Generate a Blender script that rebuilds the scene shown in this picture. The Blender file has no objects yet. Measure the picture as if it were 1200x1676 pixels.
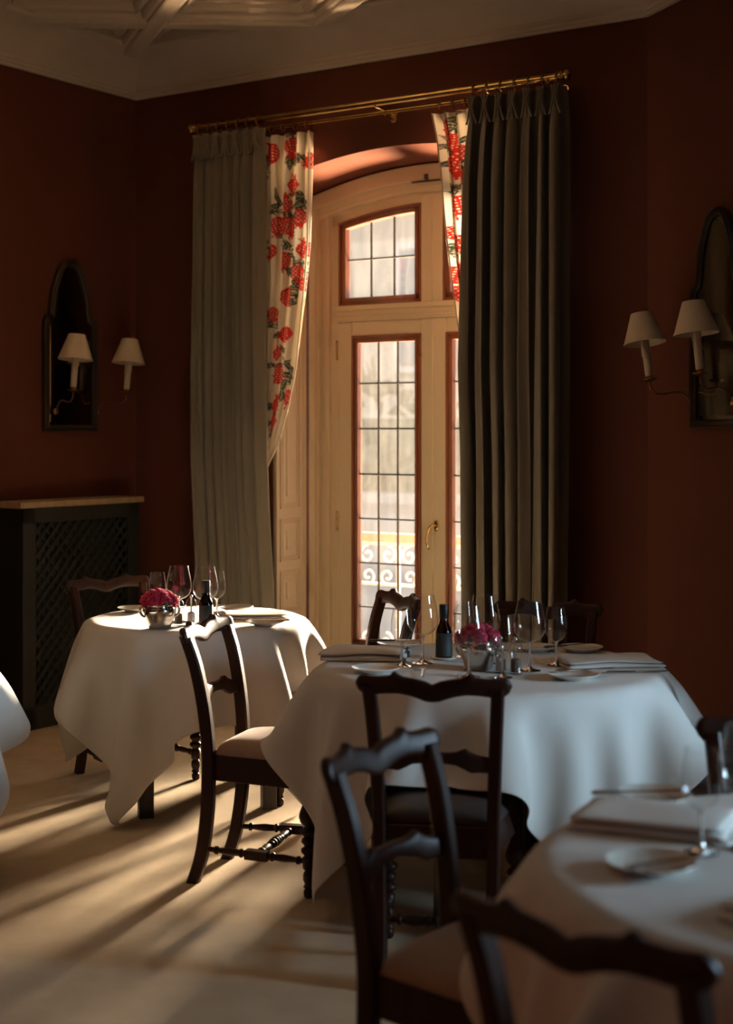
import bpy, bmesh, math, random, time
import numpy as np
from mathutils import Vector, Matrix
sc = bpy.context.scene
COL = sc.collection
# ------------------------------------------------------------------ camera, light, exposure
F = 2450.0; HZ = 710.0; EYE = 1.52
cam = bpy.data.cameras.new('camera'); camo = bpy.data.objects.new('camera', cam); COL.objects.link(camo)
camo.location = (0, 0, EYE); camo.rotation_euler = (math.pi/2, 0, 0)
cam.sensor_width = 36; cam.lens = F/1676*36; cam.shift_y = -(838-HZ)/1676
cam.dof.use_dof = True; cam.dof.focus_distance = 5.9; cam.dof.aperture_fstop = 2.3
cam.clip_start = .05
sc.camera = camo
sc.view_settings.view_transform = 'Standard'; sc.view_settings.look = 'None'
sc.view_settings.exposure = 0.22; sc.view_settings.gamma = 1.0; sc.view_settings.use_curve_mapping = False
sc.render.film_transparent = False
sc.cycles.use_denoising = True; sc.cycles.max_bounces = 10; sc.cycles.diffuse_bounces = 4
sc.cycles.glossy_bounces = 4; sc.cycles.transparent_max_bounces = 32; sc.cycles.transmission_bounces = 6
sc.cycles.caustics_reflective = False; sc.cycles.caustics_refractive = False
sc.cycles.sample_clamp_indirect = 4.0
w = bpy.data.worlds.new('sky'); sc.world = w; w.use_nodes = True
bg = w.node_tree.nodes['Background']; bg.inputs[0].default_value = (.72, .84, 1, 1); bg.inputs[1].default_value = .5

# wall frames: x runs right as seen from inside, y goes out through the wall
def frame(ox, oy, ux, uy):
    return Matrix(((ux, -uy, 0, ox), (uy, ux, 0, oy), (0, 0, 1, 0), (0, 0, 0, 1)))
WB = frame(.325, 7.5, .8351, -.5501)          # window wall; x = s
WL = frame(-1.325, 8.587, .556, .831)         # left wall; x = -distance from corner
WR = frame(1.289, 6.865, .338, -.941)         # right wall; x = distance from corner
def area(name, loc, target, sx, sy, power, col, spread=180):
    l = bpy.data.lights.new(name, 'AREA'); l.shape = 'RECTANGLE'; l.size = sx; l.size_y = sy
    l.energy = power; l.color = col; l.spread = math.radians(spread)
    o = bpy.data.objects.new(name, l); COL.objects.link(o); o.location = loc
    o.rotation_euler = (Vector(target)-Vector(loc)).to_track_quat('-Z', 'Y').to_euler(); return o
area('low_sun_reflection', (5.0, 18.2, 2.75), (-.3, 5.2, .3), 2.6, 1.7, 3700, (1, .80, .58), 50)
area('daylight_front_window', (1.2, 9.7, 1.70), (-.8, 5.2, .3), 1.0, 1.6, 40, (1, .88, .72))
area('daylight_off_street', tuple(WB @ Vector((-.2, 2.7, -.5))), tuple(WB @ Vector((-.2, .15, 2.95))), 1.8, 1.1, 620, (1, .64, .36), 70)
area('daylight_side_window', tuple(WR @ Vector((4.5, 1.5, 1.42))), tuple(WR @ Vector((3.3, 0, 1.15))), .6, .95, 155, (.50, .76, 1))
sun = bpy.data.lights.new('sun', 'SUN'); sun.energy = 1.5; sun.angle = .02; sun.color = (1, .95, .88)
suno = bpy.data.objects.new('sun', sun); COL.objects.link(suno)
sd = WB.to_3x3() @ Vector((.74, .36, -.57)); suno.rotation_euler = sd.to_track_quat('-Z', 'Y').to_euler()
suno.location = (-8, 6, 12)

# ------------------------------------------------------------------ helpers
def px_at(px, py, z=.755):
    D = (EYE-z)*F/(py-HZ); return Vector(((px-600)/F*D, D, z))
def s_of(px, r):
    k = (px-600)/F; bx = .325+.5501*r; by = 7.5+.8351*r
    return (by*k-bx)/(.8351+.5501*k)
def z_of(px, py, r):
    s = s_of(px, r); Y = 7.5-.5501*s+.8351*r; return EYE+(HZ-py)*Y/F
class MB:
    def __init__(s): s.v = []; s.f = []
    def add(s, vs, fs):
        b = len(s.v); s.v += [tuple(p) for p in vs]; s.f += [tuple(i+b for i in f) for f in fs]; return s
    def box(s, x0, x1, y0, y1, z0, z1, M=None):
        vs = [(x, y, z) for x in (x0, x1) for y in (y0, y1) for z in (z0, z1)]
        if M is not None: vs = [M @ Vector(p) for p in vs]
        return s.add(vs, [(0, 1, 3, 2), (4, 6, 7, 5), (0, 4, 5, 1), (2, 3, 7, 6), (0, 2, 6, 4), (1, 5, 7, 3)])
    def rings(s, R, cap=True, closed=False):
        n = len(R[0]); vs = [p for r in R for p in r]; fs = []
        m = len(R)
        for i in range(m if closed else m-1):
            j = (i+1) % m
            for k in range(n):
                l = (k+1) % n; fs.append((i*n+k, i*n+l, j*n+l, j*n+k))
        if cap and not closed:
            fs.append(tuple(range(n))[::-1]); fs.append(tuple((m-1)*n+k for k in range(n)))
        return s.add(vs, fs)
    def lathe(s, prof, seg=32, c=(0, 0, 0), M=None, cap=False, fn=None):
        R = []
        for z, r in prof:
            ring = []
            for k in range(seg):
                a = 2*math.pi*k/seg; rr = r*(fn(a, z) if fn else 1)
                p = Vector((c[0]+rr*math.cos(a), c[1]+rr*math.sin(a), c[2]+z)); ring.append(M @ p if M is not None else p)
            R.append(ring)
        return s.rings(R, cap)
    def tube(s, pts, rad, seg=10, cap=True, flat=1.0):
        pts = [Vector(p) for p in pts]; n = len(pts)
        rr = rad if isinstance(rad, (list, tuple)) else [rad]*n
        up = Vector((0, 0, 1)); R = []
        t0 = (pts[1]-pts[0]).normalized()
        a = t0.cross(up) if abs(t0.dot(up)) < .95 else t0.cross(Vector((1, 0, 0)))
        a.normalize()
        for i in range(n):
            t = (pts[min(i+1, n-1)]-pts[max(i-1, 0)]).normalized()
            a = (a-t*a.dot(t)).normalized(); b = t.cross(a)
            R.append([pts[i]+(a*math.cos(2*math.pi*k/seg)+b*math.sin(2*math.pi*k/seg)*flat)*rr[i] for k in range(seg)])
        return s.rings(R, cap)
    def prism(s, poly, y0, y1):       # poly in (x, z)
        n = len(poly); vs = [(x, y0, z) for x, z in poly]+[(x, y1, z) for x, z in poly]
        return s.add(vs, [tuple(range(n)), tuple(range(2*n-1, n-1, -1))]+[(i, i+n, (i+1) % n+n, (i+1) % n) for i in range(n)])
    def grid(s, nu, nv, fn, wrap=False):
        vs = [fn(i/(nu-1), j/(nv-1)) for i in range(nu) for j in range(nv)]
        return s.add(vs, [(i*nv+j, (i+1)*nv+j, (i+1)*nv+j+1, i*nv+j+1) for i in range(nu-1) for j in range(nv-1)])
    def build(s, name, mat, parent=None, smooth=False, bevel=0, M=None, sub=0, thick=0, angle=None, segs=2):
        me = bpy.data.meshes.new(name); me.from_pydata([tuple(p) for p in s.v], [], s.f); me.update()
        bm = bmesh.new(); bm.from_mesh(me); bmesh.ops.recalc_face_normals(bm, faces=bm.faces[:]); bm.to_mesh(me); bm.free()
        if M is not None and parent is None: pass
        o = bpy.data.objects.new(name, me); COL.objects.link(o)
        if M is not None: o.matrix_world = M
        if parent: o.parent = parent
        if mat: me.materials.append(mat)
        if smooth:
            for p in me.polygons: p.use_smooth = True
            if angle: me.set_sharp_from_angle(angle=math.radians(angle))
        if thick:
            m = o.modifiers.new('thickness', 'SOLIDIFY'); m.thickness = thick; m.offset = 0
        if bevel:
            m = o.modifiers.new('bevel', 'BEVEL'); m.width = bevel; m.segments = segs; m.limit_method = 'ANGLE'; m.angle_limit = math.radians(40)
        if sub:
            m = o.modifiers.new('sub', 'SUBSURF'); m.levels = sub; m.render_levels = sub
        return o
def tag(o, label=None, cat=None, group=None, kind=None):
    if label: o['label'] = label
    if cat: o['category'] = cat
    if group: o['group'] = group
    if kind: o['kind'] = kind
    return o
def empty(name, M=None, label=None, cat=None, group=None, kind=None):
    o = bpy.data.objects.new(name, None); COL.objects.link(o); o.empty_display_size = .05
    if M is not None: o.matrix_world = M
    return tag(o, label, cat, group, kind)
def struct(o): o['kind'] = 'structure'; return o
def place(x, y, z=0, rz=0): return Matrix.Translation((x, y, z)) @ Matrix.Rotation(rz, 4, 'Z')
def copy_tree(o, parent=None):
    c = o.copy(); COL.objects.link(c)
    if parent: c.parent = parent
    for ch in [x for x in KIDS.get(o.name, [])]: copy_tree(ch, c)
    return c
KIDS = {}
def reg(root):
    KIDS.clear()
    for o in bpy.data.objects:
        if o.parent: KIDS.setdefault(o.parent.name, []).append(o)
def clone(root, M, label, group=None):
    c = copy_tree(root); c.matrix_world = M; c['label'] = label
    if group: c['group'] = group
    return c

# ------------------------------------------------------------------ materials
def mat(name, col, rough=.6, metal=0, spec=.5, noise=None, bump=None, coat=0, sheen=0, subsurf=0):
    """noise=(scale, colour2, amount[, detail]); bump=(scale, strength, distance)"""
    m = bpy.data.materials.new(name); m.use_nodes = True; nt = m.node_tree; b = nt.nodes['Principled BSDF']
    b.inputs['Base Color'].default_value = (*col, 1); b.inputs['Roughness'].default_value = rough
    b.inputs['Metallic'].default_value = metal; b.inputs['Specular IOR Level'].default_value = spec
    b.inputs['Coat Weight'].default_value = coat; b.inputs['Sheen Weight'].default_value = sheen
    tc = nt.nodes.new('ShaderNodeTexCoord')
    if noise:
        n = nt.nodes.new('ShaderNodeTexNoise'); n.inputs['Scale'].default_value = noise[0]; n.inputs['Detail'].default_value = 4
        mp = nt.nodes.new('ShaderNodeMapping'); nt.links.new(tc.outputs['Object'], mp.inputs[0]); nt.links.new(mp.outputs[0], n.inputs['Vector'])
        if len(noise) > 3: mp.inputs['Scale'].default_value = noise[3]
        cr = nt.nodes.new('ShaderNodeValToRGB'); cr.color_ramp.elements[0].position = .35; cr.color_ramp.elements[1].position = .68
        cr.color_ramp.elements[0].color = (*col, 1)
        c2 = [a*(1-noise[2])+b2*noise[2] for a, b2 in zip(col, noise[1])]; cr.color_ramp.elements[1].color = (*c2, 1)
        nt.links.new(n.outputs['Fac'], cr.inputs[0]); nt.links.new(cr.outputs[0], b.inputs['Base Color'])
    if bump:
        n2 = nt.nodes.new('ShaderNodeTexNoise'); n2.inputs['Scale'].default_value = bump[0]; n2.inputs['Detail'].default_value = 3
        mp2 = nt.nodes.new('ShaderNodeMapping'); nt.links.new(tc.outputs['Object'], mp2.inputs[0]); nt.links.new(mp2.outputs[0], n2.inputs['Vector'])
        if len(bump) > 3: mp2.inputs['Scale'].default_value = bump[3]
        bp = nt.nodes.new('ShaderNodeBump'); bp.inputs['Strength'].default_value = bump[1]; bp.inputs['Distance'].default_value = bump[2]
        nt.links.new(n2.outputs['Fac'], bp.inputs['Height']); nt.links.new(bp.outputs[0], b.inputs['Normal'])
    return m
RED = mat('red_wall_paint', (.088, .026, .014), .78, noise=(2.5, (.075, .022, .012), .8), bump=(180, .25, .0008), spec=.15)
PLASTER = mat('cove_plaster', (.52, .46, .37), .8, noise=(3, (.44, .39, .31), .6), bump=(60, .2, .001))
CREAM = mat('cream_paint', (.72, .60, .41), .45, noise=(4, (.64, .52, .34), .5, (1, 1, .3)), bump=(30, .15, .001))
WINWOOD = mat('window_wood', (.17, .055, .022), .35, noise=(12, (.09, .03, .014), .9, (1, 1, .08)), coat=.2)
WOOD = mat('dark_chair_wood', (.028, .012, .008), .40, spec=.22, noise=(14, (.055, .02, .011), .8, (1, 1, .2)), bump=(40, .12, .001, (1, 1, .2)))
TWOOD = mat('table_wood', (.02, .012, .008), .5, noise=(14, (.035, .018, .01), .8, (1, 1, .2)))
LINEN = mat('white_linen', (.73, .70, .65), .88, noise=(3, (.70, .67, .62), .6), bump=(700, .12, .0004), sheen=.15)
NAPKIN = mat('napkin_linen', (.78, .745, .69), .85, bump=(600, .15, .0005))
CARPET = mat('beige_carpet', (.69, .555, .39), .95, spec=.1, noise=(6, (.59, .47, .325), .9), bump=(420, .7, .003))
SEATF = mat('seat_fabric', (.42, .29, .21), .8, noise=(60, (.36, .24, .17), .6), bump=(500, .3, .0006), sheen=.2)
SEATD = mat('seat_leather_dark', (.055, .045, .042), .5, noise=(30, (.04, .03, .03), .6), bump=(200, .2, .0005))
VELVET = mat('grey_velvet', (.138, .116, .08), .9, spec=.12, noise=(9, (.105, .088, .062), .8, (1, 1, .25)), bump=(160, .4, .0012), sheen=.35)
BRASS = mat('brass', (.62, .42, .16), .25, metal=1, noise=(20, (.4, .25, .1), .6))
STEEL = mat('silver_plate', (.72, .69, .64), .16, metal=1, noise=(12, (.6, .57, .52), .5), bump=(14, .08, .002))
CUTL = mat('cutlery_steel', (.75, .73, .7), .14, metal=1)
CHINA = mat('white_china', (.82, .78, .70), .18, spec=.5)
SHADE = mat('lamp_shade_card', (.62, .52, .38), .75, noise=(40, (.56, .46, .33), .5), bump=(300, .15, .0004))
CANDLE = mat('candle_sleeve', (.66, .55, .38), .5, noise=(25, (.45, .36, .24), .6, (1, 1, .2)))
IRONB = mat('dark_brass_arm', (.25, .13, .05), .35, metal=1)
FRAMEB = mat('black_gilt_frame', (.010, .009, .008), .35, spec=.3, noise=(14, (.16, .08, .03), .2, (1, 1, .25)), bump=(60, .3, .002))
MIRROR = mat('old_mirror', (.34, .32, .29), .07, metal=1, noise=(6, (.22, .2, .17), .8, (1, 1, .15)), bump=(7, .10, .004))
COVERP = mat('radiator_cover_paint', (.014, .014, .011), .55, spec=.3, noise=(8, (.022, .021, .016), .6))
STONE = mat('shelf_stone', (.42, .31, .17), .5, noise=(25, (.3, .2, .1), .8), bump=(80, .3, .001))
LEAD = mat('lead_came', (.06, .055, .05), .5, metal=.3)
BLACKC = mat('black_capsule', (.012, .011, .012), .45)
LABELM = mat('bottle_label', (.03, .034, .032), .6, noise=(60, (.06, .065, .06), .5, (.3, .3, 2)))
SALT = mat('salt_grains', (.75, .72, .68), .8, bump=(400, .8, .003))
PEPPER = mat('peppercorns', (.05, .035, .025), .7, noise=(300, (.22, .16, .1), .9), bump=(300, 1, .004))
PINK = mat('carnation_petals', (.62, .02, .09), .65, noise=(35, (.75, .05, .16), .8), sheen=.2)
LEAFM = mat('carnation_green', (.07, .12, .05), .6)
DARKH = mat('dark_handle', (.03, .02, .02), .35)
def glass(name, col, haze=0.0, k=1.0, rough=.02, bump=None, ior=1.5):
    m = bpy.data.materials.new(name); m.use_nodes = True; nt = m.node_tree; nt.nodes.remove(nt.nodes['Principled BSDF'])
    out = nt.nodes['Material Output']; tr = nt.nodes.new('ShaderNodeBsdfTransparent'); tr.inputs[0].default_value = (*col, 1)
    gl = nt.nodes.new('ShaderNodeBsdfGlossy'); gl.inputs['Roughness'].default_value = rough
    lw = nt.nodes.new('ShaderNodeLayerWeight'); lw.inputs['Blend'].default_value = .5; fr = nt.nodes.new('ShaderNodeMath'); fr.operation = 'POWER'; fr.inputs[1].default_value = 4.0
    nt.links.new(lw.outputs['Facing'], fr.inputs[0]); ad = nt.nodes.new('ShaderNodeMath'); ad.operation = 'ADD'; ad.inputs[1].default_value = .045; nt.links.new(fr.outputs[0], ad.inputs[0]); fr = ad
    mu = nt.nodes.new('ShaderNodeMath'); mu.operation = 'MULTIPLY'; mu.inputs[1].default_value = k; mu.use_clamp = True
    mx = nt.nodes.new('ShaderNodeMixShader'); nt.links.new(fr.outputs[0], mu.inputs[0]); nt.links.new(mu.outputs[0], mx.inputs[0])
    nt.links.new(tr.outputs[0], mx.inputs[1]); nt.links.new(gl.outputs[0], mx.inputs[2]); last = mx
    if bump:
        tc = nt.nodes.new('ShaderNodeTexCoord'); n = nt.nodes.new('ShaderNodeTexNoise'); n.inputs['Scale'].default_value = bump[0]
        nt.links.new(tc.outputs['Object'], n.inputs['Vector']); bp = nt.nodes.new('ShaderNodeBump')
        bp.inputs['Strength'].default_value = bump[1]; bp.inputs['Distance'].default_value = bump[2]
        nt.links.new(n.outputs['Fac'], bp.inputs['Height']); nt.links.new(bp.outputs[0], gl.inputs['Normal'])
    if haze:
        tl = nt.nodes.new('ShaderNodeBsdfTranslucent'); tl.inputs[0].default_value = (.95, .93, .9, 1)
        m2 = nt.nodes.new('ShaderNodeMixShader'); m2.inputs[0].default_value = haze
        if True:
            tc = nt.nodes.new('ShaderNodeTexCoord'); n = nt.nodes.new('ShaderNodeTexNoise'); n.inputs['Scale'].default_value = 5; n.inputs['Detail'].default_value = 6
            mp = nt.nodes.new('ShaderNodeMapping'); mp.inputs['Rotation'].default_value = (0, .6, 0); mp.inputs['Scale'].default_value = (3, 1, .6)
            nt.links.new(tc.outputs['Object'], mp.inputs[0]); nt.links.new(mp.outputs[0], n.inputs['Vector'])
            mm = nt.nodes.new('ShaderNodeMath'); mm.operation = 'MULTIPLY'; mm.inputs[1].default_value = haze*2
            nt.links.new(n.outputs['Fac'], mm.inputs[0]); nt.links.new(mm.outputs[0], m2.inputs[0])
        nt.links.new(last.outputs[0], m2.inputs[1]); nt.links.new(tl.outputs[0], m2.inputs[2]); last = m2
    nt.links.new(last.outputs[0], out.inputs[0]); return m
PANE = glass('leaded_pane_glass', (.97, .97, .96), haze=.006, k=1.0, bump=(6, .2, .01))
GLASS = glass('clear_wine_glass', (.97, .97, .965), k=1.3, rough=.015)
SOLIDG = mat('solid_clear_glass', (1, 1, 1), .02); SOLIDG.node_tree.nodes['Principled BSDF'].inputs['Transmission Weight'].default_value = 1; SOLIDG.node_tree.nodes['Principled BSDF'].inputs['IOR'].default_value = 1.5
ACRYL = glass('clear_acrylic', (.93, .93, .92), k=1.2, rough=.03)
AMBER = glass('amber_bottle_glass', (.10, .045, .012), k=1.0, rough=.04)
# ------------------------------------------------------------------ room shell
WT = 3.43                                    # underside of the cornice
def wv(M, x, y, z): return M @ Vector((x, y, z))
PL = wv(WL, 0, 0, 0); PR = wv(WR, 0, 0, 0)
PLE = wv(WL, -8, 0, 0); PRE = wv(WR, 9.5, 0, 0); PK = Vector((-.2, -1.8, 0))
POLY = [PL, PR, PRE, PK, PLE]                # clockwise seen from above
H = 3.72
def wall(name, a, b, M=None):
    m = MB(); a = Vector(a); b = Vector(b); d = (b-a).normalized(); n = Vector((-d.y, d.x, 0))*.12   # outwards for clockwise order
    m.add([a, b, b+n, a+n]+[p+Vector((0, 0, H)) for p in (a, b, b+n, a+n)],
          [(0, 1, 5, 4), (2, 3, 7, 6), (1, 2, 6, 5), (3, 0, 4, 7), (0, 3, 2, 1), (4, 5, 6, 7)])
    return struct(m.build(name, RED))
wall('wall_left', PLE, PL); wall('wall_rear', PRE, PK); wall('wall_far_left', PK, PLE)
# window wall with an arched opening
S0, S1, SC = -.985, .56, -.2125
def arc(s, peak, R=2.55): return peak-(s-SC)**2/(2*R)
LB = 3.13
sl = (WB.inverted() @ PL).x; sr = (WB.inverted() @ PR).x
m = MB()
TH = .46
m.box(sl, S0, 0, TH, 0, H); m.box(S1, sr, 0, TH, 0, H)
n = 28
for i in range(n):
    a = S0+(S1-S0)*i/n; b = S0+(S1-S0)*(i+1)/n
    za, zb, ya, yb = arc(a, 2.985), arc(b, 2.985), arc(a, 2.935), arc(b, 2.935)
    m.add([(a, 0, za), (b, 0, zb), (b, TH, yb), (a, TH, ya), (a, 0, H), (b, 0, H), (b, TH, H), (a, TH, H)],
          [(0, 1, 5, 4), (2, 3, 7, 6), (0, 3, 2, 1), (4, 5, 6, 7)])
struct(m.build('wall_back', RED, M=WB))
# right wall with a second tall window beyond the frame of the photograph
WX0, WX1, WZ0, WZ1 = 2.85, 4.70, .84, 2.9
m = MB(); m.box(0, WX0, 0, .4, 0, H); m.box(WX1, 9.5, 0, .4, 0, H); m.box(WX0, WX1, 0, .4, 0, WZ0); m.box(WX0, WX1, 0, .4, WZ1, H)
struct(m.build('wall_right', RED, M=WR))
m = MB()
for a, b, c, d in ((WX0, WX0+.08, WZ0, WZ1), (WX1-.08, WX1, WZ0, WZ1), (WX0, WX1, WZ0, WZ0+.08), (WX0, WX1, WZ1-.08, WZ1), (3.87, 3.93, WZ0, WZ1), (WX0, WX1, 2.1, 2.17)):
    m.box(a, b, .28, .36, c, d)
w3 = struct(m.build('window_3', CREAM, M=WR, bevel=.004))
m = MB(); m.box(WX0+.08, WX1-.08, .315, .32, WZ0+.08, WZ1-.08); m.build('pane', PANE, w3)
# floor and ceiling
def polyface(z0, z1, name, mt, poly, grow=.3):
    c = sum(poly, Vector())/len(poly); P2 = [p+(p-c).normalized()*grow for p in poly]; n = len(P2)
    m = MB(); m.add([(p.x, p.y, z0) for p in P2]+[(p.x, p.y, z1) for p in P2],
                    [tuple(range(n)), tuple(range(2*n-1, n-1, -1))]+[(i, (i+1) % n, n+(i+1) % n, n+i) for i in range(n)])
    return struct(m.build(name, mt))
polyface(-.12, 0, 'floor', CARPET, POLY); polyface(H-.02, H+.1, 'ceiling', PLASTER, POLY)
def offset_poly(d):
    out = []; n = len(POLY)
    for i in range(n):
        p0, p1, p2 = POLY[i-1], POLY[i], POLY[(i+1) % n]
        d1 = (p1-p0).normalized(); d2 = (p2-p1).normalized()
        n1 = Vector((d1.y, -d1.x, 0)); n2 = Vector((d2.y, -d2.x, 0)); b = n1+n2
        out.append(p1+b*(d/b.dot(n1)))
    return out
prof = [(-.01, WT-.0), (.022, WT), (.026, WT+.012), (.034, WT+.016), (.036, WT+.03), (.046, WT+.036), (.05, WT+.05)]
for t in np.linspace(0, 1, 9): prof.append((.055+.225*(1-math.cos(t*math.pi/2))*.55+.225*t*.45, WT+.055+.125*(math.sin(t*math.pi/2)*.35+t*.65)))
prof += [(.30, WT+.185), (.315, WT+.20), (.315, H)]
R = [[Vector((p.x, p.y, z)) for p in offset_poly(d)] for d, z in prof]
m = MB(); m.rings(R, cap=False); struct(m.build('trim_1', PLASTER, smooth=True, angle=28))
# coffered ceiling: moulded beams crossing at an angle
def beam(pa, pb, wd=.11, k=1.0):
    pa = Vector((*pa, 0)); pb = Vector((*pb, 0)); d = (pb-pa).normalized(); n = Vector((-d.y, d.x, 0))
    sd_ = [(.125, .018), (.125, .040), (.112, .046), (.098, .046), (.092, .062), (.080, .076), (.064, .080), (.058, .072), (.048, .072), (.042, .088), (.030, .104), (.014, .110), (.010, .122), (0, .126)]
    pr = [(-wd-x, H-z*k) for x, z in sd_]+[(wd+x, H-z*k) for x, z in sd_[::-1]]
    return [[pa+n*x+Vector((0, 0, z)) for x, z in pr], [pb+n*x+Vector((0, 0, z)) for x, z in pr]]
m = MB()
def dirv(a): return Vector((math.cos(math.radians(a)), math.sin(math.radians(a))))
da, db = dirv(3), dirv(-70)
for j in range(-1, 8):                         # across beams
    y = 7.63-j*.86; c = Vector((-1.0, y)); m.rings(beam(c-da*3.5, c+da*4.5, .045))
for i in range(-5, 8):
    x = -1.08+i*.86; c = Vector((x, 7.62)); m.rings(beam(c-db*.75, c+db*8, .035, 1.03))
c = m.build('ceiling_beams', PLASTER); c.name = 'trim_2'; struct(c)

# ------------------------------------------------------------------ balcony doors (window wall frame)
R0 = .30                                        # start of the joinery in the reveal
D1, D2, DC = -.825, .40, -.2115
def arcband(m, s0, s1, zlo, peak, y0, y1, R=2.55, n=24):
    for i in range(n):
        a = s0+(s1-s0)*i/n; b = s0+(s1-s0)*(i+1)/n
        zl = (zlo(a), zlo(b)) if callable(zlo) else (zlo, zlo)
        m.add([(a, y0, zl[0]), (b, y0, zl[1]), (b, y1, zl[1]), (a, y1, zl[0]), (a, y0, arc(a, peak, R)), (b, y0, arc(b, peak, R)), (b, y1, arc(b, peak, R)), (a, y1, arc(a, peak, R))],
              [(0, 1, 5, 4), (2, 3, 7, 6), (0, 3, 2, 1), (4, 5, 6, 7)]+([(0, 4, 7, 3)] if i == 0 else [])+([(1, 2, 6, 5)] if i == n-1 else []))
frm = MB()
for sg in (0, 1):
    def X(a, b): return (a, b) if not sg else (2*SC-b, 2*SC-a)
    for a, b, y0, y1 in ((-.972, -.935, R0+.005, TH), (-.945, -.925, R0+.03, TH), (-.93, -.885, R0+.055, TH), (-.89, -.865, R0+.042, TH), (-.87, -.819, R0+.07, TH)):
        x0, x1 = X(a, b); frm.box(x0, x1, y0, y1, 0, arc(-.93, 2.93) if a < -.94 else 2.72 if a > -.9 else 2.82)
arcband(frm, -.975, 2*SC+.975, lambda s: arc(s, 2.86), 2.94, R0+.005, TH)
arcband(frm, -.935, 2*SC+.935, lambda s: arc(s, 2.825), 2.87, R0+.03, TH)
arcband(frm, -.93, 2*SC+.93, lambda s: arc(s, 2.805), 2.83, R0+.042, TH)
arcband(frm, -.89, 2*SC+.89, lambda s: arc(s, 2.745, 2.5), 2.81, R0+.07, TH)
frm.box(-.87, -.805, R0+.072, TH, 2.2, 2.70); frm.box(.38, .44, R0+.072, TH, 2.2, 2.70)
frm.box(-.83, .41, R0+.065, TH, 2.135, 2.225)      # transom rail
frm.box(-.84, .42, R0+.05, TH, 2.195, 2.222); frm.box(-.84, .42, R0+.058, TH, 2.15, 2.165)
frm.box(-.279, -.146, R0+.06, TH, 2.2, 2.79)       # mullion
frm.box(-.214, -.209, R0+.054, R0+.07, 2.2, 2.79)
frm.box(-.83, .41, R0+.05, TH, 0, .03)             # threshold
t3 = frm.build('trim_3', CREAM, M=WB, bevel=.003); struct(t3)
# small broken plaster patch / catch at the arch
mm = MB(); mm.box(-.30, -.12, R0-.004, R0+.012, 2.845, 2.852); mm.box(-.22, -.20, R0-.006, R0+.012, 2.855, 2.885)
mm.build('catch', DARKH, t3)

def leaded(parent, s0, s1, z0, top, cols, bars, yg):
    """panes and lead came for one light; top(s) gives the head"""
    g = MB(); n = 12
    for i in range(n):
        a = s0+(s1-s0)*i/n; b = s0+(s1-s0)*(i+1)/n
        g.add([(a, yg, z0), (b, yg, z0), (b, yg, top(b)), (a, yg, top(a)), (a, yg+.003, z0), (b, yg+.003, z0), (b, yg+.003, top(b)), (a, yg+.003, top(a))], [(0, 1, 2, 3), (7, 6, 5, 4)])
    g.build('pane', PANE, parent)
    c = MB()
    for s in cols: c.box(s-.0042, s+.0042, yg-.005, yg+.008, z0, top(s))
    for z in bars: c.box(s0, s1, yg-.005, yg+.008, z-.0042, z+.0042)
    for s in cols:
        for z in bars: c.lathe([(-.003, .008), (.004, .006)], 8, M=Matrix.Translation((s, yg-.005, z)) @ Matrix.Rotation(math.pi/2, 4, 'X'), cap=True)
    c.build('lead_came', LEAD, parent)
def woodframe(parent, s0, s1, z0, top, wd, y0):
    f = MB()
    for k, (ins, dy) in enumerate(((0, 0), (.012, .010), (.022, .004))):
        w2 = wd-ins
        a0, a1 = s0+ins, s1-ins
        f.box(a0, a0+(.013 if k < 2 else wd-.022), y0+dy, y0+.05, z0+ins, top(a0)-ins); f.box(a1-(.013 if k < 2 else wd-.022), a1, y0+dy, y0+.05, z0+ins, top(a1)-ins)
        hh = .013 if k < 2 else wd-.022
        f.box(a0, a1, y0+dy, y0+.05, z0+ins, z0+ins+hh)
        n = 12
        for i in range(n):
            a = a0+(a1-a0)*i/n; b = a0+(a1-a0)*(i+1)/n; ta, tb = top(a)-ins, top(b)-ins
            f.add([(a, y0+dy, ta-hh), (b, y0+dy, tb-hh), (b, y0+.05, tb-hh), (a, y0+.05, ta-hh), (a, y0+dy, ta), (b, y0+dy, tb), (b, y0+.05, tb), (a, y0+.05, ta)],
                  [(0, 1, 5, 4), (2, 3, 7, 6), (0, 3, 2, 1), (4, 5, 6, 7)])
    return f.build('glazing_bead', WINWOOD, parent)
def transom(name, s0, s1):
    cols = [s0+.043+(s1-s0-.086)*k/3 for k in (1, 2)]
    top = lambda s: arc(s, 2.750, 2.5)
    root = empty(name, WB, kind='structure')
    woodframe(root, s0, s1, 2.222, top, .043, R0+.06)
    leaded(root, s0+.04, s1-.04, 2.26, lambda s: top(s)-.038, cols, [2.475], R0+.10)
transom('window_1', -.811, -.279); transom('window_2', -.146, .386)
BARS = [1.795, 1.548, 1.300, 1.057, .815, .575]
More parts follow.
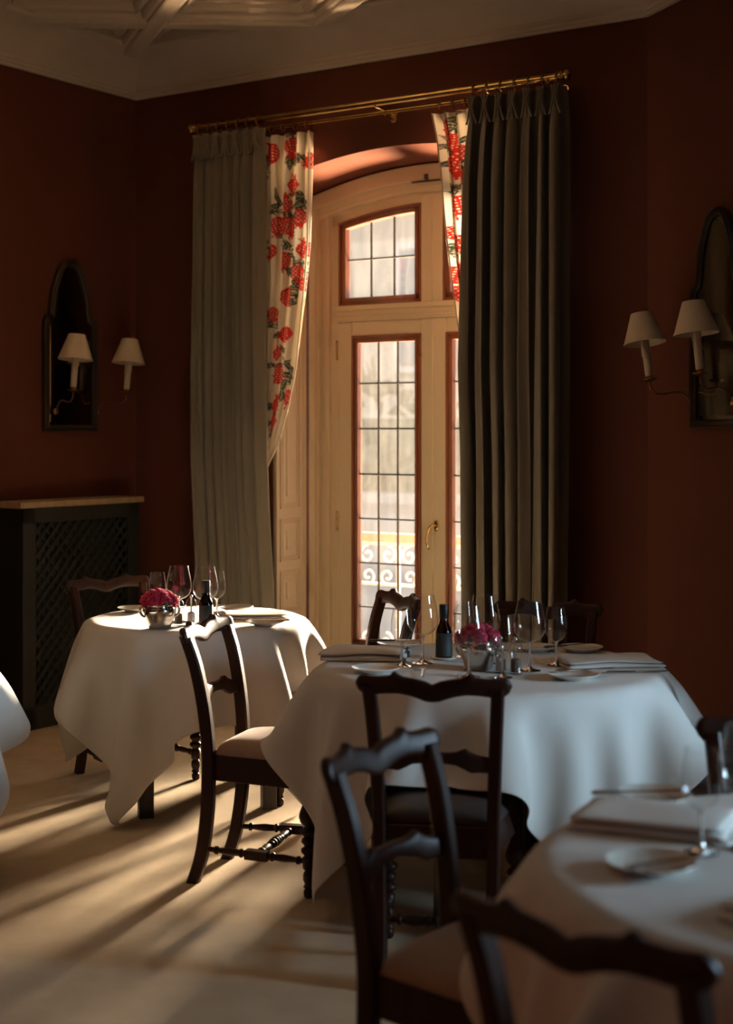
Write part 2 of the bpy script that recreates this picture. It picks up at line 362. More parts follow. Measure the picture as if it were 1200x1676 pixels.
def leaf(name, s0, s1, g0, g1, handle, hs):
    root = empty(name, WB, kind='structure'); y0 = R0+.075
    f = MB()
    f.box(s0, g0, y0, y0+.05, .03, 2.135); f.box(g1, s1, y0, y0+.05, .03, 2.135)
    f.box(g0, g1, y0, y0+.05, 2.055, 2.135); f.box(g0, g1, y0, y0+.05, .03, .36)
    f.box(g0+.05, g1-.05, y0-.008, y0+.01, .09, .30)
    f.build('stiles', CREAM, root, bevel=.004)
    woodframe(root, g0, g1, .36, lambda s: 2.055, .038, y0-.006)
    cols = [g0+.036+(g1-g0-.072)*k/3 for k in (1, 2)]
    leaded(root, g0+.034, g1-.034, .39, lambda s: 2.022, cols, BARS, y0+.025)
    for z in (1.98, 1.04, .2):
        h = MB(); h.lathe([(-.055, .002), (-.052, .007), (.052, .007), (.055, .002)], 12, c=(hs, y0-.004, z), cap=True); h.build('hinge', BRASS, root, smooth=True, angle=40)
    if handle:
        p = MB(); p.rings([[Vector((-.190+.014*math.cos(a)*k, y, 1.035+.030*math.sin(a)*k)) for a in np.linspace(0, 2*math.pi, 24, endpoint=False)] for y, k in ((y0, 1), (y0-.008, 1), (y0-.011, .8))])
        hp = p.build('handle_plate', BRASS, root, smooth=True, angle=40)
        h = MB(); h.tube([(-.190, y0-.008, 1.037), (-.190, y0-.045, 1.037)], .007)
        h.tube([(-.186, y0-.045, 1.040), (-.205, y0-.048, 1.028), (-.218, y0-.05, .99), (-.222, y0-.05, .955), (-.218, y0-.05, .925), (-.210, y0-.05, .91)], [.007, .008, .0075, .0065, .006, .008], 10)
        h.build('handle', BRASS, root, smooth=True)
leaf('door_1', -.822, -.2175, -.732, -.289, False, -.827)
leaf('door_2', -.2145, .398, -.134, .309, True, .403)
# panelled shutter cases lining the reveal
def shutter(name, left, label):
    root = empty(name, WB, kind='structure'); sg = 1 if left else -1; x0 = S0+.002 if left else S1-.002
    def bx(m, d0, d1, y0, y1, z0, z1):
        a, b = sorted((x0+sg*d0, x0+sg*d1)); m.box(a, b, y0, y1, z0, z1)
    m = MB(); bx(m, 0, .018, -.01, .262, .02, 2.84)
    bx(m, 0, .024, .246, .262, .02, 2.84); bx(m, 0, .021, .232, .240, .02, 2.84); bx(m, 0, .026, -.01, .004, .02, 2.84)
    m.build('board', CREAM, root, bevel=.002)
    for z0, z1 in ((.08, .50), (.56, .78), (.83, 1.06), (1.115, 2.0), (2.06, 2.76)):
        p = MB()
        for k, (i_, h_) in enumerate(((0, .026), (.010, .021), (.018, .024))):
            a0, a1, c0, c1 = .028+i_, .205-i_, z0+i_, z1-i_
            t = .008
            bx(p, .016, h_, a0, a0+t, c0, c1); bx(p, .016, h_, a1-t, a1, c0, c1); bx(p, .016, h_, a0, a1, c0, c0+t); bx(p, .016, h_, a0, a1, c1-t, c1)
        bx(p, .016, .023, .085, .150, z0+.065, z1-.065)
        p.build('panel_moulding', CREAM, root, bevel=.0015)
    for z in (.9, 1.9, 2.6):
        h = MB(); h.lathe([(-.03, .004), (.03, .004)], 8, c=(x0+sg*.016, .268, z), cap=True); h.build('hinge', BRASS, root, smooth=True, angle=40)
shutter('trim_4', True, ''); shutter('trim_5', False, '')

# ------------------------------------------------------------------ outside: balcony and what lies beyond
OUTW = mat('balcony_white_iron', (.72, .71, .69), .9, spec=.1, bump=(40, .1, .001))
OUTS = mat('balcony_stone', (.72, .66, .58), .8, noise=(4, (.62, .56, .5), .7))
RAILW = mat('balcony_handrail_wood', (.24, .088, .042), .9, spec=.1, noise=(14, (.2, .072, .034), .7, (.1, 1, 1)))
m = MB(); m.box(-3.2, 2.2, TH, 1.35, -.18, -.02); struct(m.build('balcony_floor', OUTS, M=WB)); bpy.data.objects['balcony_floor'].name = 'floor_balcony'
rail = empty('balcony_railing', WB, 'white scrolled iron railing with a brown wooden handrail outside the glass doors', 'railing')
m = MB(); m.box(-2.6, 1.5, 1.16, 1.24, .865, .918); m.build('handrail', RAILW, rail, bevel=.012)
for za, zb in ((.10, .13), (.845, .865), (.60, .615)): MB().box(-2.6, 1.5, 1.187, 1.213, za, zb).build('rail_bar', OUTW, rail)
def spiral(cx, cz, r, turns, start, sgn, n=26):
    return [(cx+sgn*r*(1-.78*t)*math.cos(start+turns*2*math.pi*t), 1.2, cz+r*(1-.78*t)*math.sin(start+turns*2*math.pi*t)) for t in np.linspace(0, 1, n)]
for i, sx in enumerate(np.arange(-2.45, 1.3, .30)):
    p = MB(); p.lathe([(0, .012), (.30, .012), (.32, .018), (.34, .012), (.74, .012)], 10, c=(sx, 1.2, .11), cap=True); p.build('baluster', OUTW, rail, smooth=True)
    for sg in (-1, 1):
        for pts, rd in ((spiral(sx+sg*.075, .785, .056, 1.15, math.pi*.5, sg), .0065), (spiral(sx+sg*.08, .655, .050, 1.1, -math.pi*.5, sg), .0065), (spiral(sx+sg*.085, .26, .056, 1.15, math.pi*.5, sg), .0065)):
            MB().tube(pts, rd, 6).build('scroll', OUTW, rail, smooth=True)
# opposite house
FAC = mat('facade_cream', (.80, .72, .60), .8, noise=(1.2, (.72, .64, .53), .6)); FACP = mat('facade_peach', (.80, .62, .44), .8)
FACG = mat('facade_grey', (.50, .50, .50), .8, noise=(2, (.42, .43, .44), .7)); FWH = mat('facade_white', (.86, .85, .83), .8)
FGL = mat('facade_window_glass', (.30, .36, .42), .2)
HEDGE = mat('hedge_leaves', (.30, .31, .22), .8, noise=(8, (.18, .2, .12), .8))
ROAD = mat('street_paving', (.62, .58, .52), .9, noise=(.8, (.5, .47, .43), .8))
m = MB(); m.box(-40, 30, 3, 60, -4.2, -4.0); struct(m.build('ground', ROAD, M=WB))
hs = empty('opposite_house', WB, 'pale cream house across the street seen through the glass doors', 'house')
m = MB(); m.box(-22, -6.5, 16, 22, -4, 9.5); m.build('wall', FAC, hs)
m = MB(); m.box(-22.1, -6.4, 15.8, 16, 1.55, 1.78); m.box(-22.2, -6.3, 15.6, 16, 5.6, 5.9); m.box(-22.1, -6.4, 15.85, 16, -.1, .3); m.build('cornice', FWH, hs)
m = MB(); m.box(-22, -6.5, 15.9, 16.02, .3, 1.0); m.box(-22, -6.5, 15.92, 16.02, -3.6, -.3); m.build('wall_band', FACP, hs)
for i, sx in enumerate(np.arange(-20.5, -7, 2.15)):
    for z0, z1 in ((2.6, 4.9), (-2.6, -.7), (6.3, 8.3)):
        f = MB(); f.box(sx-.55, sx+.55, 15.93, 16.01, z0, z1); o = f.build('window', FWH, hs)
        g = MB(); g.box(sx-.42, sx-.04, 15.90, 15.95, z0+.14, z1-.14); g.box(sx+.04, sx+.42, 15.90, 15.95, z0+.14, z1-.14); g.build('pane', FGL, o)
gw = MB(); gw.box(-22, 6, 11.2, 11.5, -4, .55); gw.box(-22, 6, 11.1, 11.6, .55, .68)
gwo = tag(gw.build('garden_wall', FACG, M=WB), 'grey garden wall across the street below the hedge', 'wall')
rnd = random.Random(4)
m = MB()
for i in range(900):
    x = rnd.uniform(-22, 6); z = rnd.uniform(.7, 2.2+.35*math.sin(x*2.1)+.2*math.sin(x*5)); y = 12.2+rnd.uniform(-.5, .5); r = rnd.uniform(.10, .26)
    a = [Vector((rnd.gauss(0, 1), rnd.gauss(0, 1), rnd.gauss(0, 1))).normalized()*r for _ in range(3)]; c = Vector((x, y, z))
    m.add([c+a[0], c+a[1], c+a[2], c-a[0], c-a[1]], [(0, 1, 2), (0, 2, 4), (3, 2, 1), (3, 4, 2), (0, 4, 3, 1)])
m.box(-22, 6, 12.0, 12.5, .55, 1.75)
tag(m.build('hedge', HEDGE, M=WB), 'clipped hedge growing above the grey garden wall outside', 'hedge')
# ------------------------------------------------------------------ curtain poles and curtains
def pole(name, s0, s1, r, z, rad, label, ring_s, hook):
    root = empty(name, WB @ Matrix.Translation((0, 0, 0)), label, 'curtain pole')
    p = MB(); p.tube([(s0, r, z), (s1, r, z)], rad, 20); p.build('rod', BRASS, root, smooth=True, angle=40)
    for sg, sx in ((-1, s0), (1, s1)):
        f = MB(); prof = [(0, rad*1.0), (.004, rad*1.5), (.012, rad*1.5), (.016, rad*.9), (.022, rad*1.1), (.034, rad*1.6), (.046, rad*1.3), (.055, .001)]
        f.lathe(prof, 16, M=Matrix.Translation((sx, r, z)) @ Matrix.Rotation(sg*math.pi/2, 4, 'Y')); f.build('finial', BRASS, root, smooth=True)
    for sx in (s0+.06, (s0+s1)/2+.07, s1-.06):
        b = MB(); b.tube([(sx, 0, z-.02), (sx, r*.5, z-.022), (sx, r, z-rad-.003)], .006, 8); b.lathe([(0, .02), (.006, .02)], 16, M=Matrix.Translation((sx, 0, z-.02)) @ Matrix.Rotation(math.pi/2, 4, 'X'), cap=True)
        b.tube([(sx+.0, r+rad*1.25*math.cos(a), z+rad*1.25*math.sin(a)) for a in np.linspace(-2.6, -.4, 8)], .004, 6); b.build('bracket', BRASS, root, smooth=True, angle=50)
    return root
ZR = 3.172
pf = pole('curtain_pole', -1.372, .80, -.18, ZR, .017, 'thicker brass curtain pole across the top of the window, in front of the thinner one', None, 0)
pb = pole('curtain_pole', -1.20, .62, -.085, 3.142, .010, 'thinner brass curtain pole close to the wall, behind the thicker one', None, 0)
def rings(root, ss, r, z, rad):
    for sx in ss:
        t = MB(); R_ = []
        for a in np.linspace(0, 2*math.pi, 20, endpoint=False):
            c = Vector((sx, r+math.cos(a)*(rad+.009), z-.006+math.sin(a)*(rad+.009))); rd = Vector((0, math.cos(a), math.sin(a)))
            R_.append([c+rd*.003*math.cos(b)+Vector((1, 0, 0))*.003*math.sin(b) for b in np.linspace(0, 2*math.pi, 6, endpoint=False)])
        t.rings(R_, closed=True); t.build('ring', IRONB, root, smooth=True)
def drape(name, sL, sR, top, nf, amp, seed, label, side):
    """sL(z), sR(z): edges in the window-wall frame"""
    rg = random.Random(seed); ph = [rg.uniform(0, 6.28) for _ in range(6)]
    root = empty(name, WB, label, 'curtain', 'grey velvet curtains either side of the window')
    def fold(u, z):
        t = max(0, min(1, (top-z)/.22)); A = amp*(.45+.55*t)
        w_ = u+.012*math.sin(u*9+ph[0]+z*.9)
        c = math.cos(2*math.pi*nf*w_+.25*math.sin(z*1.3+ph[1]))
        c = math.copysign(abs(c)**.75, c)
        return A*c*(.8+.35*math.sin(u*7.3+ph[2]))+.012*math.sin(2*math.pi*nf*2.3*u+ph[3]+z*.6)*t
    def side_(u, z):
        t = max(0, min(1, (top-z)/.22)); return .014*math.sin(4*math.pi*nf*u+ph[4])*t
    m = MB(); nu, nv = nf*26, 90
    m.grid(nu, nv, lambda u, v: (sL(top-v*(top-.015))+(sR(top-v*(top-.015))-sL(top-v*(top-.015)))*u+side_(u, top-v*(top-.015)), -.18+fold(u, top-v*(top-.015)), top-v*(top-.015)))
    m.build('drape', VELVET, root, smooth=True, thick=.004)
    # triple-pinch pleats in the heading
    for k in range(nf+1):
        u = min(.985, max(.015, (k+.5)/nf)) if k < nf else None
        if u is None: continue
        p = MB(); s_c = sL(top)+(sR(top)-sL(top))*u
        for q in (-1, 0, 1):
            p.grid(5, 9, lambda a, b, q=q: (s_c+q*(.006+.016*abs(2*b-.75)**1.3)+(a-.5)*.010, -.18-amp*.45-.012-.014*math.sin(math.pi*min(1, b*1.05))*(1-abs(2*a-1)**2), top+.002-b*.135))
        p.build('pinch_pleat', VELVET, root, smooth=True, thick=.003)
    rings(root, [sL(top)+(sR(top)-sL(top))*((k+.5)/nf) for k in range(nf)], -.18, ZR, .017)
    return root
def lerp_tab(tab):
    zs = [a for a, b in tab][::-1]; vs = [b for a, b in tab][::-1]
    return lambda z: float(np.interp(z, zs, vs))
def tab(pts, r): return lerp_tab([(z_of(x, y, r), s_of(x, r)) for x, y in pts])
DLl = tab([(319, 225), (317, 420), (314, 600), (315, 750), (322, 900), (326, 1060), (326, 1200)], -.18)
DLr = tab([(432, 215), (434, 500), (437, 745), (441, 850), (449, 1000), (452, 1200)], -.18)
DRl = tab([(766, 165), (757, 300), (754, 527), (753, 600), (758, 750), (760, 990), (762, 1200)], -.18)
DRr = tab([(925, 150), (924, 600), (920, 1100)], -.18)
drape('curtain', DLl, DLr, 3.128, 7, .042, 3, 'grey velvet curtain left of the window, hanging straight to the floor', -1)
drape('curtain', DRl, DRr, 3.128, 7, .042, 8, 'grey velvet curtain right of the window, its outer half in deep shadow', 1)

# printed inner curtains: pomegranates and leaves drawn on a colour attribute
def paint(W, Hh, res, seed, spots):
    nu, nv = int(W/res)+1, int(Hh/res)+1
    U, V = np.meshgrid(np.linspace(0, W, nu), np.linspace(0, Hh, nv), indexing='ij')
    img = np.zeros((nu, nv, 3)); img[:] = (.80, .72, .56)
    rg = np.random.default_rng(seed)
    def put(mask, col, al=1.0):
        img[mask] = img[mask]*(1-al)+np.array(col)*al
    RC, DK = (.52, .022, .012), (.035, .045, .028)
    def stroke(pts, wd, col=DK):
        pts = np.array(pts)
        for i in range(len(pts)-1):
            a, b = pts[i], pts[i+1]; d = b-a; L = (d*d).sum()+1e-9
            t = np.clip(((U-a[0])*d[0]+(V-a[1])*d[1])/L, 0, 1)
            put((U-a[0]-t*d[0])**2+(V-a[1]-t*d[1])**2 < (wd*.5)**2, col)
    def leafp(x, y, L, a, curl=0.0):
        c, s = math.cos(a), math.sin(a); lx = (U-x)*c+(V-y)*s; ly = -(U-x)*s+(V-y)*c
        ly = ly-curl*lx*lx/L
        t = lx/L; wd = L*.20*np.sin(np.pi*np.clip(t, 0, 1)**.8)
        m_ = (t > 0) & (t < 1) & (abs(ly) < wd); put(m_, DK)
        put(m_ & (abs(ly) < .0016), (.45, .42, .3)); put(m_ & (np.sin((lx-abs(ly))*900) > .75) & (abs(ly) < wd*.7), (.30, .29, .2))
    def pom(x, y, r, a):
        c, s = math.cos(a), math.sin(a); lx = (U-x)*c+(V-y)*s; ly = -(U-x)*s+(V-y)*c
        body = (lx/(r*.95))**2+(ly/(r*1.02))**2 < 1+.05*np.sin(8*np.arctan2(ly, lx))
        put(body, RC)
        cr = (ly > r*.85) & (ly < r*1.5) & (abs(lx) < r*(.16+.28*np.clip((ly/r-.85)/.65, 0, 1))) & ~((ly > r*1.25) & (abs(np.sin(lx/r*9)) > .8))
        put(cr, RC)
        g = r*.30
        gx = lx/g+.5*(np.floor(ly/(g*.86)) % 2); gy = ly/(g*.86)
        dd = np.hypot((gx-np.floor(gx)-.5)*g, (gy-np.floor(gy)-.5)*g*.86)
        put(body & (dd < g*.20) & ((lx/r)**2+(ly/r)**2 < .72), (.85, .72, .58))
    for (x, y, r, a) in spots:
        for k in range(3):
            b = a+math.pi+rg.uniform(-.6, .6); L = rg.uniform(.05, .09)
            px, py = x-math.sin(a)*0-r*1.0*math.sin(-a)*-1, y-r*math.cos(a)
            q = [(px, py)]; 
            for j in range(5): b += rg.uniform(-.5, .5); q.append((q[-1][0]+math.sin(b)*L/5*1.2, q[-1][1]+math.cos(b)*L/5*1.2))
            stroke(q, .0045)
            leafp(q[-1][0], q[-1][1], rg.uniform(.06, .09), rg.uniform(0, 6.28), rg.uniform(-.8, .8)); leafp(q[2][0], q[2][1], rg.uniform(.045, .065), rg.uniform(0, 6.28), rg.uniform(-.8, .8))
            q2 = [(q[3][0]+.014*math.cos(t)*(1-t/9), q[3][1]+.014*math.sin(t)*(1-t/9)) for t in np.linspace(0, 6, 10)]; stroke(q2, .0035)
    for (x, y, r, a) in spots: pom(x, y, r, a)
    return nu, nv, img
PRINT = bpy.data.materials.new('pomegranate_print'); PRINT.use_nodes = True
_nt = PRINT.node_tree; _b = _nt.nodes['Principled BSDF']; _b.inputs['Roughness'].default_value = .85
_a = _nt.nodes.new('ShaderNodeVertexColor'); _a.layer_name = 'print'; _nt.links.new(_a.outputs[0], _b.inputs['Base Color'])
_tl = _nt.nodes.new('ShaderNodeBsdfTranslucent'); _nt.links.new(_a.outputs[0], _tl.inputs[0]); _mx = _nt.nodes.new('ShaderNodeMixShader'); _mx.inputs[0].default_value = .12
_nt.links.new(_b.outputs[0], _mx.inputs[1]); _nt.links.new(_tl.outputs[0], _mx.inputs[2]); _nt.links.new(_mx.outputs[0], _nt.nodes['Material Output'].inputs[0])
LININGM = mat('curtain_lining', (.62, .55, .42), .85)
def printed(name, inner, outer, top, nf, amp, seed, spots, W, label, left):
    Hh = top-.02; nu, nv, img = paint(W, Hh, .0031, seed, spots)
    root = empty(name, WB, label, 'curtain')
    u = np.linspace(0, 1, nu)[:, None]; z = top-np.linspace(0, 1, nv)[None, :]*Hh
    so = np.interp(-z, [-a for a, b in outer], [b for a, b in outer]); si = np.interp(-z, [-a for a, b in inner], [b for a, b in inner])
    gath = np.interp(-z, [-top, -2.4, -1.5, -1.30, -1.1, 0], [1, .9, .45, .35, .5, .7])
    S = so+(si-so)*u; 
    ph = 2*math.pi*nf*u+.5*np.sin(z*1.4+seed)
    Rr = -.085-.004-amp*gath*(np.cos(ph)*.8+.25*np.cos(2.3*ph+1))-.01*np.sin(u*6+z*2)
    S = S+.010*np.sin(2*ph)*gath
    m = MB(); V_ = np.stack([np.broadcast_to(S, (nu, nv)), np.broadcast_to(Rr, (nu, nv)), np.broadcast_to(z, (nu, nv))], -1).reshape(-1, 3)
    I = np.arange(nu*nv).reshape(nu, nv); Fc = np.stack([I[:-1, :-1], I[1:, :-1], I[1:, 1:], I[:-1, 1:]], -1).reshape(-1, 4)
    me = bpy.data.meshes.new('printed_cloth'); me.vertices.add(nu*nv); me.vertices.foreach_set('co', V_.astype(np.float32).ravel())
    me.loops.add(Fc.size); me.loops.foreach_set('vertex_index', Fc.astype(np.int32).ravel()); me.polygons.add(len(Fc))
    me.polygons.foreach_set('loop_start', (np.arange(len(Fc))*4).astype(np.int32)); me.polygons.foreach_set('loop_total', np.full(len(Fc), 4, np.int32))
    me.update(calc_edges=True); me.validate()
    me.polygons.foreach_set('use_smooth', np.ones(len(Fc), bool))
    at = me.color_attributes.new('print', 'FLOAT_COLOR', 'POINT'); cc = np.ones((nu*nv, 4), np.float32); cc[:, :3] = img.reshape(-1, 3); at.data.foreach_set('color', cc.ravel())
    me.materials.append(PRINT); o = bpy.data.objects.new('printed_cloth', me); COL.objects.link(o); o.parent = root
    e = MB(); e.tube([(si[0, j], Rr[-1, j]-.002, z[0, j]) for j in range(0, nv, 12)], .004, 6); e.build('hem', LININGM, root, smooth=True)
    rings(root, [so[0, 0]+(si[0, 0]-so[0, 0])*(k+.5)/4 for k in range(4)], -.085, 3.142, .010)
    return root
def zs(pts, r): return [(z_of(x, y, r), s_of(x, r)) for x, y in pts]
rr = -.10
innerL = zs([(509, 214), (507, 300), (504, 400), (499, 460), (493, 520), (485, 600), (474, 660), (464, 700), (454, 732), (444, 752), (434, 775)], rr)+[(0, s_of(428, rr))]
zl0 = innerL[0][0]
outerL = [(zl0, s_of(432, rr)), (2.3, s_of(430, rr)), (1.6, s_of(415, rr)), (1.35, s_of(408, rr)), (0, s_of(395, rr))]
def uv_from_px(pts, inner, outer, top, W):
    out = []
    for x, y, r, a in pts:
        z = z_of(x, y, rr); s = s_of(x, rr)
        si = np.interp(-z, [-q for q, b in inner], [b for q, b in inner]); so = np.interp(-z, [-q for q, b in outer], [b for q, b in outer])
        out.append(((s-so)/(si-so)*W, top-z, r, a))
    return out
poms = [(479, 238, .040, .3), (447, 252, .045, 2.6), (481, 303, .036, 3.0), (505, 262, .036, 1.2), (468, 336, .036, 3.3), (455, 369, .038, .2), (472, 370, .038, -.3), (490, 355, .034, 0), (466, 427, .036, .1), (444, 412, .036, 1),
        (495, 408, .036, 2.8), (471, 486, .040, -.5), (486, 445, .03, 1), (468, 547, .040, 1.4), (452, 578, .036, 3.2), (455, 613, .042, -1.2), (471, 650, .036, .1), (452, 664, .036, 2.9), (448, 690, .034, .5), (494, 465, .032, 2.0), (446, 515, .034, 2)]
printed('curtain', innerL, outerL, zl0, 4, .030, 1, uv_from_px([(a, b, c*1.22, d) for a, b, c, d in poms], innerL, outerL, zl0, .36), .36, 'pomegranate printed curtain on the left side of the window, swept back in a curve', True)
innerR = zs([(708, 186), (716, 225), (723, 290), (728, 350), (733, 400), (741, 465), (749, 525), (757, 570), (768, 620)], rr)+[(0, s_of(790, rr))]
zr0 = innerR[0][0]
outerR = [(zr0, s_of(792, rr)), (2.4, s_of(800, rr)), (1.6, s_of(815, rr)), (0, s_of(820, rr))]
pomr = [(740, 268, .043, .2), (727, 210, .03, 3), (738, 232, .036, .4), (749, 335, .040, -.4), (758, 290, .034, .4), (752, 398, .038, .9), (756, 250, .036, 2), (737, 380, .03, 2.9), (742, 450, .036, .3), (757, 440, .034, 2), (748, 480, .034, 1), (775, 300, .036, 1), (780, 400, .036, 2)]
printed('curtain', innerR, outerR, zr0, 4, .030, 2, uv_from_px([(a, b, c*1.22, d) for a, b, c, d in pomr], innerR, outerR, zr0, .36), .36, 'pomegranate printed curtain on the right side of the window, mostly hidden behind the grey curtain', False)

# ------------------------------------------------------------------ wall mirrors and sconces
def mirror(M, label):
    root = empty('wall_mirror', M, label, 'mirror')
    half = [(.200, 0), (.200, .575), (.193, .60), (.176, .622), (.160, .63), (.153, .66), (.150, .70), (.143, .74), (.132, .78), (.118, .815), (.104, .85), (.085, .885), (.062, .91), (.035, .925), (0, .93)]
    out = half+[(-x, z) for x, z in half[-2::-1]]
    cz = .42
    def inset(k):
        res = []; n = len(out)
        for i in range(n):
            p0, p1, p2 = Vector(out[i-1]), Vector(out[i]), Vector(out[(i+1) % n])
            d1, d2 = (p1-p0).normalized(), (p2-p1).normalized(); n1, n2 = Vector((-d1.y, d1.x)), Vector((-d2.y, d2.x)); b = n1+n2
            res.append(p1+b*(k/max(.5, b.dot(n1))))
        return res
    P0 = [(0, 0), (0, -.022), (.006, -.030), (.012, -.026), (.018, -.036), (.026, -.034), (.030, -.022), (.034, -.018), (.034, -.006)]
    m = MB(); m.rings([[Vector((p.x, y, p.y)) for p in inset(k)] for k, y in P0], cap=False); m.build('frame', FRAMEB, root, smooth=True, angle=35)
    g = MB(); pi_ = inset(.032); n = len(pi_); pj = inset(.052)
    g.add([(p.x, -.012, p.y) for p in pi_]+[(p.x, -.0155, p.y) for p in pj], [(i, (i+1) % n, n+(i+1) % n, n+i) for i in range(n)]+[tuple(range(n, 2*n))])
    g.build('mirror_glass', MIRROR, root)
    return root
mirror(WL @ Matrix.Translation((-.532, 0, 1.535)), 'narrow arched black-framed mirror on the left wall above the radiator cover')
mirror(WR @ Matrix.Translation((.596, 0, 1.545)), 'narrow arched black-framed mirror on the right wall, cut by the picture edge')
def sconce(M, side, tilt, tiltf, label):
    """M at the arm's fixing point on the wall"""
    root = empty('wall_sconce', M, label, 'wall lamp', 'wall sconces beside the mirrors')
    p = MB(); p.lathe([(0, .018), (.004, .018), (.008, .012)], 16, M=Matrix.Rotation(math.pi/2, 4, 'X'), cap=True); p.build('backplate', IRONB, root, smooth=True, angle=40)
    a = MB(); a.tube([(0, -.006, 0), (side*.005, -.02, .03), (side*.012, -.045, .055), (side*.025, -.08, .058), (side*.036, -.12, .048), (side*.044, -.155, .05), (side*.05, -.178, .072), (side*.05, -.18, .105)], .0042, 8); a.build('arm', IRONB, root, smooth=True)
    T = Matrix.Translation((side*.05, -.18, .10)) @ Matrix.Rotation(tilt, 4, 'Y') @ Matrix.Rotation(tiltf, 4, 'X')
    d = MB(); d.lathe([(.0, .008), (.004, .02), (.010, .032), (.013, .033), (.010, .026), (.006, .012), (.02, .0135), (.045, .014), (.047, .009)], 24, M=T); d.build('drip_pan', IRONB, root, smooth=True)
    c = MB(); rn = random.Random(int(abs(M.translation.x)*1000))
    c.lathe([(.025, .0165), (.16, .017), (.195, .0175), (.197, .008)], 20, M=T, cap=True, fn=lambda a_, z: 1+.05*math.sin(a_*3+z*20))
    for k in range(6):
        an = rn.uniform(0, 6.28); L = rn.uniform(.03, .10); c.tube([T @ Vector((.0172*math.cos(an), .0172*math.sin(an), z)) for z in (.19, .19-L*.5, .19-L)], [.0025, .003, .0035], 6)
    c.build('candle_sleeve', CANDLE, root, smooth=True)
    s = MB(); N = 36
    s.lathe([(.170, .092), (.170, .0905), (.305, .043), (.305, .0445)], N, M=T); s.rings([[T @ Vector((r*math.cos(2*math.pi*k/N), r*math.sin(2*math.pi*k/N), z)) for k in range(N)] for z, r in ((.170, .0905), (.170, .092), (.305, .0445), (.305, .043))], cap=False, closed=True)
    s.v = s.v[4*N:]; s.f = [tuple(i-4*N for i in f) for f in s.f[3*N:]]
    s.build('lamp_shade', SHADE, root, smooth=True, angle=40)
    t = MB(); 
    for z, r in ((.173, .0918),):
        t.rings([[T @ Vector(((r+.0012*math.cos(b))*math.cos(a_), (r+.0012*math.cos(b))*math.sin(a_), z+.003*math.sin(b))) for b in np.linspace(0, 2*math.pi, 6, endpoint=False)] for a_ in np.linspace(0, 2*math.pi, 36, endpoint=False)], closed=True)
    t.build('shade_trim', CANDLE, root, smooth=True)
    return root
sconce(WL @ Matrix.Translation((-.665, -.036, 1.640)), -1, .09, 0, 'left one of the two small candle sconces on the left wall, before the mirror')
sconce(WL @ Matrix.Translation((-.325, -.004, 1.640)), 1, .10, 0, 'right one of the two small candle sconces on the left wall, nearer the window')
sconce(WR @ Matrix.Translation((.385, -.004, 1.645)), -1, -.17, .05, 'small shaded candle sconce on the right wall left of the mirror, leaning to the left')
sconce(WR @ Matrix.Translation((.735, -.036, 1.655)), 1, -.10, .05, 'small shaded candle sconce in front of the right wall mirror')

# ------------------------------------------------------------------ radiator cover
rc = empty('radiator_cover', WL, 'dark radiator cover with lattice front and pale stone shelf against the left wall', 'radiator cover')
m = MB(); x0, x1 = -1.064, -.163
m.box(x0-.02, x1+.0, -.215, 0, 1.140, 1.172); m.build('stone_shelf', STONE, rc, bevel=.004)
m = MB(); m.box(x0+.02, x0+.11, -.19, -.165, 0, 1.14); m.box(x1-.10, x1-.01, -.19, -.165, 0, 1.14); m.box(x0+.02, x1-.01, -.19, -.165, 1.06, 1.14); m.box(x0+.02, x1-.01, -.19, -.165, 0, .12)
m.box(x0+.02, x0+.04, -.165, 0, 0, 1.14); m.box(x1-.03, x1-.01, -.165, 0, 0, 1.14); m.box(x0+.02, x1-.01, -.03, -.02, .1, 1.1)
m.build('body', COVERP, rc, bevel=.003)
m = MB(); 
lx0, lx1, lz0, lz1 = x0+.10, x1-.09, .11, 1.07
for sg in (1, -1):
    for k in np.arange(-1.2, 1.9, .065):
        pts = []
        # line z = lz0 + sg*(x-lx0) + k ; clip to panel
        ts = [(x, lz0+k+sg*(x-lx0)) for x in np.linspace(lx0, lx1, 60)]
        ts = [p for p in ts if lz0 <= p[1] <= lz1]
        if len(ts) < 2: continue
        (ax, az), (bx, bz) = ts[0], ts[-1]
        d = Vector((bx-ax, 0, bz-az)); 
        if d.length < .02: continue
        n_ = Vector((-d.z, 0, d.x)).normalized()*.008; y = -.178 if sg > 0 else -.172
        a, b = Vector((ax, y, az)), Vector((bx, y, bz)); t = Vector((0, .005, 0))
        m.add([a-n_, a+n_, b+n_, b-n_, a-n_+t, a+n_+t, b+n_+t, b-n_+t], [(0, 1, 2, 3), (7, 6, 5, 4), (0, 4, 5, 1), (2, 6, 7, 3), (1, 5, 6, 2), (3, 7, 4, 0)])
m.build('lattice', COVERP, rc)
# ------------------------------------------------------------------ chairs
def squaretube(m, path, w_, d_, ch=.006):
    R_ = []
    for k, (x, y, z) in enumerate(path):
        a = w_/2 if not isinstance(w_, (list, tuple)) else w_[k]/2; b = d_/2 if not isinstance(d_, (list, tuple)) else d_[k]/2
        R_.append([Vector((x+px, y+py, z)) for px, py in ((-a, -b+ch), (-a+ch, -b), (a-ch, -b), (a, -b+ch), (a, b-ch), (a-ch, b), (-a+ch, b), (-a, b-ch))])
    m.rings(R_)
def catm(pts, n=6):
    out = []; P_ = [Vector(p) for p in pts]; P_ = [P_[0]*2-P_[1]]+P_+[P_[-1]*2-P_[-2]]
    for i in range(1, len(P_)-2):
        for k in range(n):
            t = k/n; a, b, c, d = P_[i-1:i+3]
            out.append(.5*((2*b)+(-a+c)*t+(2*a-5*b+4*c-d)*t*t+(-a+3*b-3*c+d)*t**3))
    out.append(P_[-2]); return out
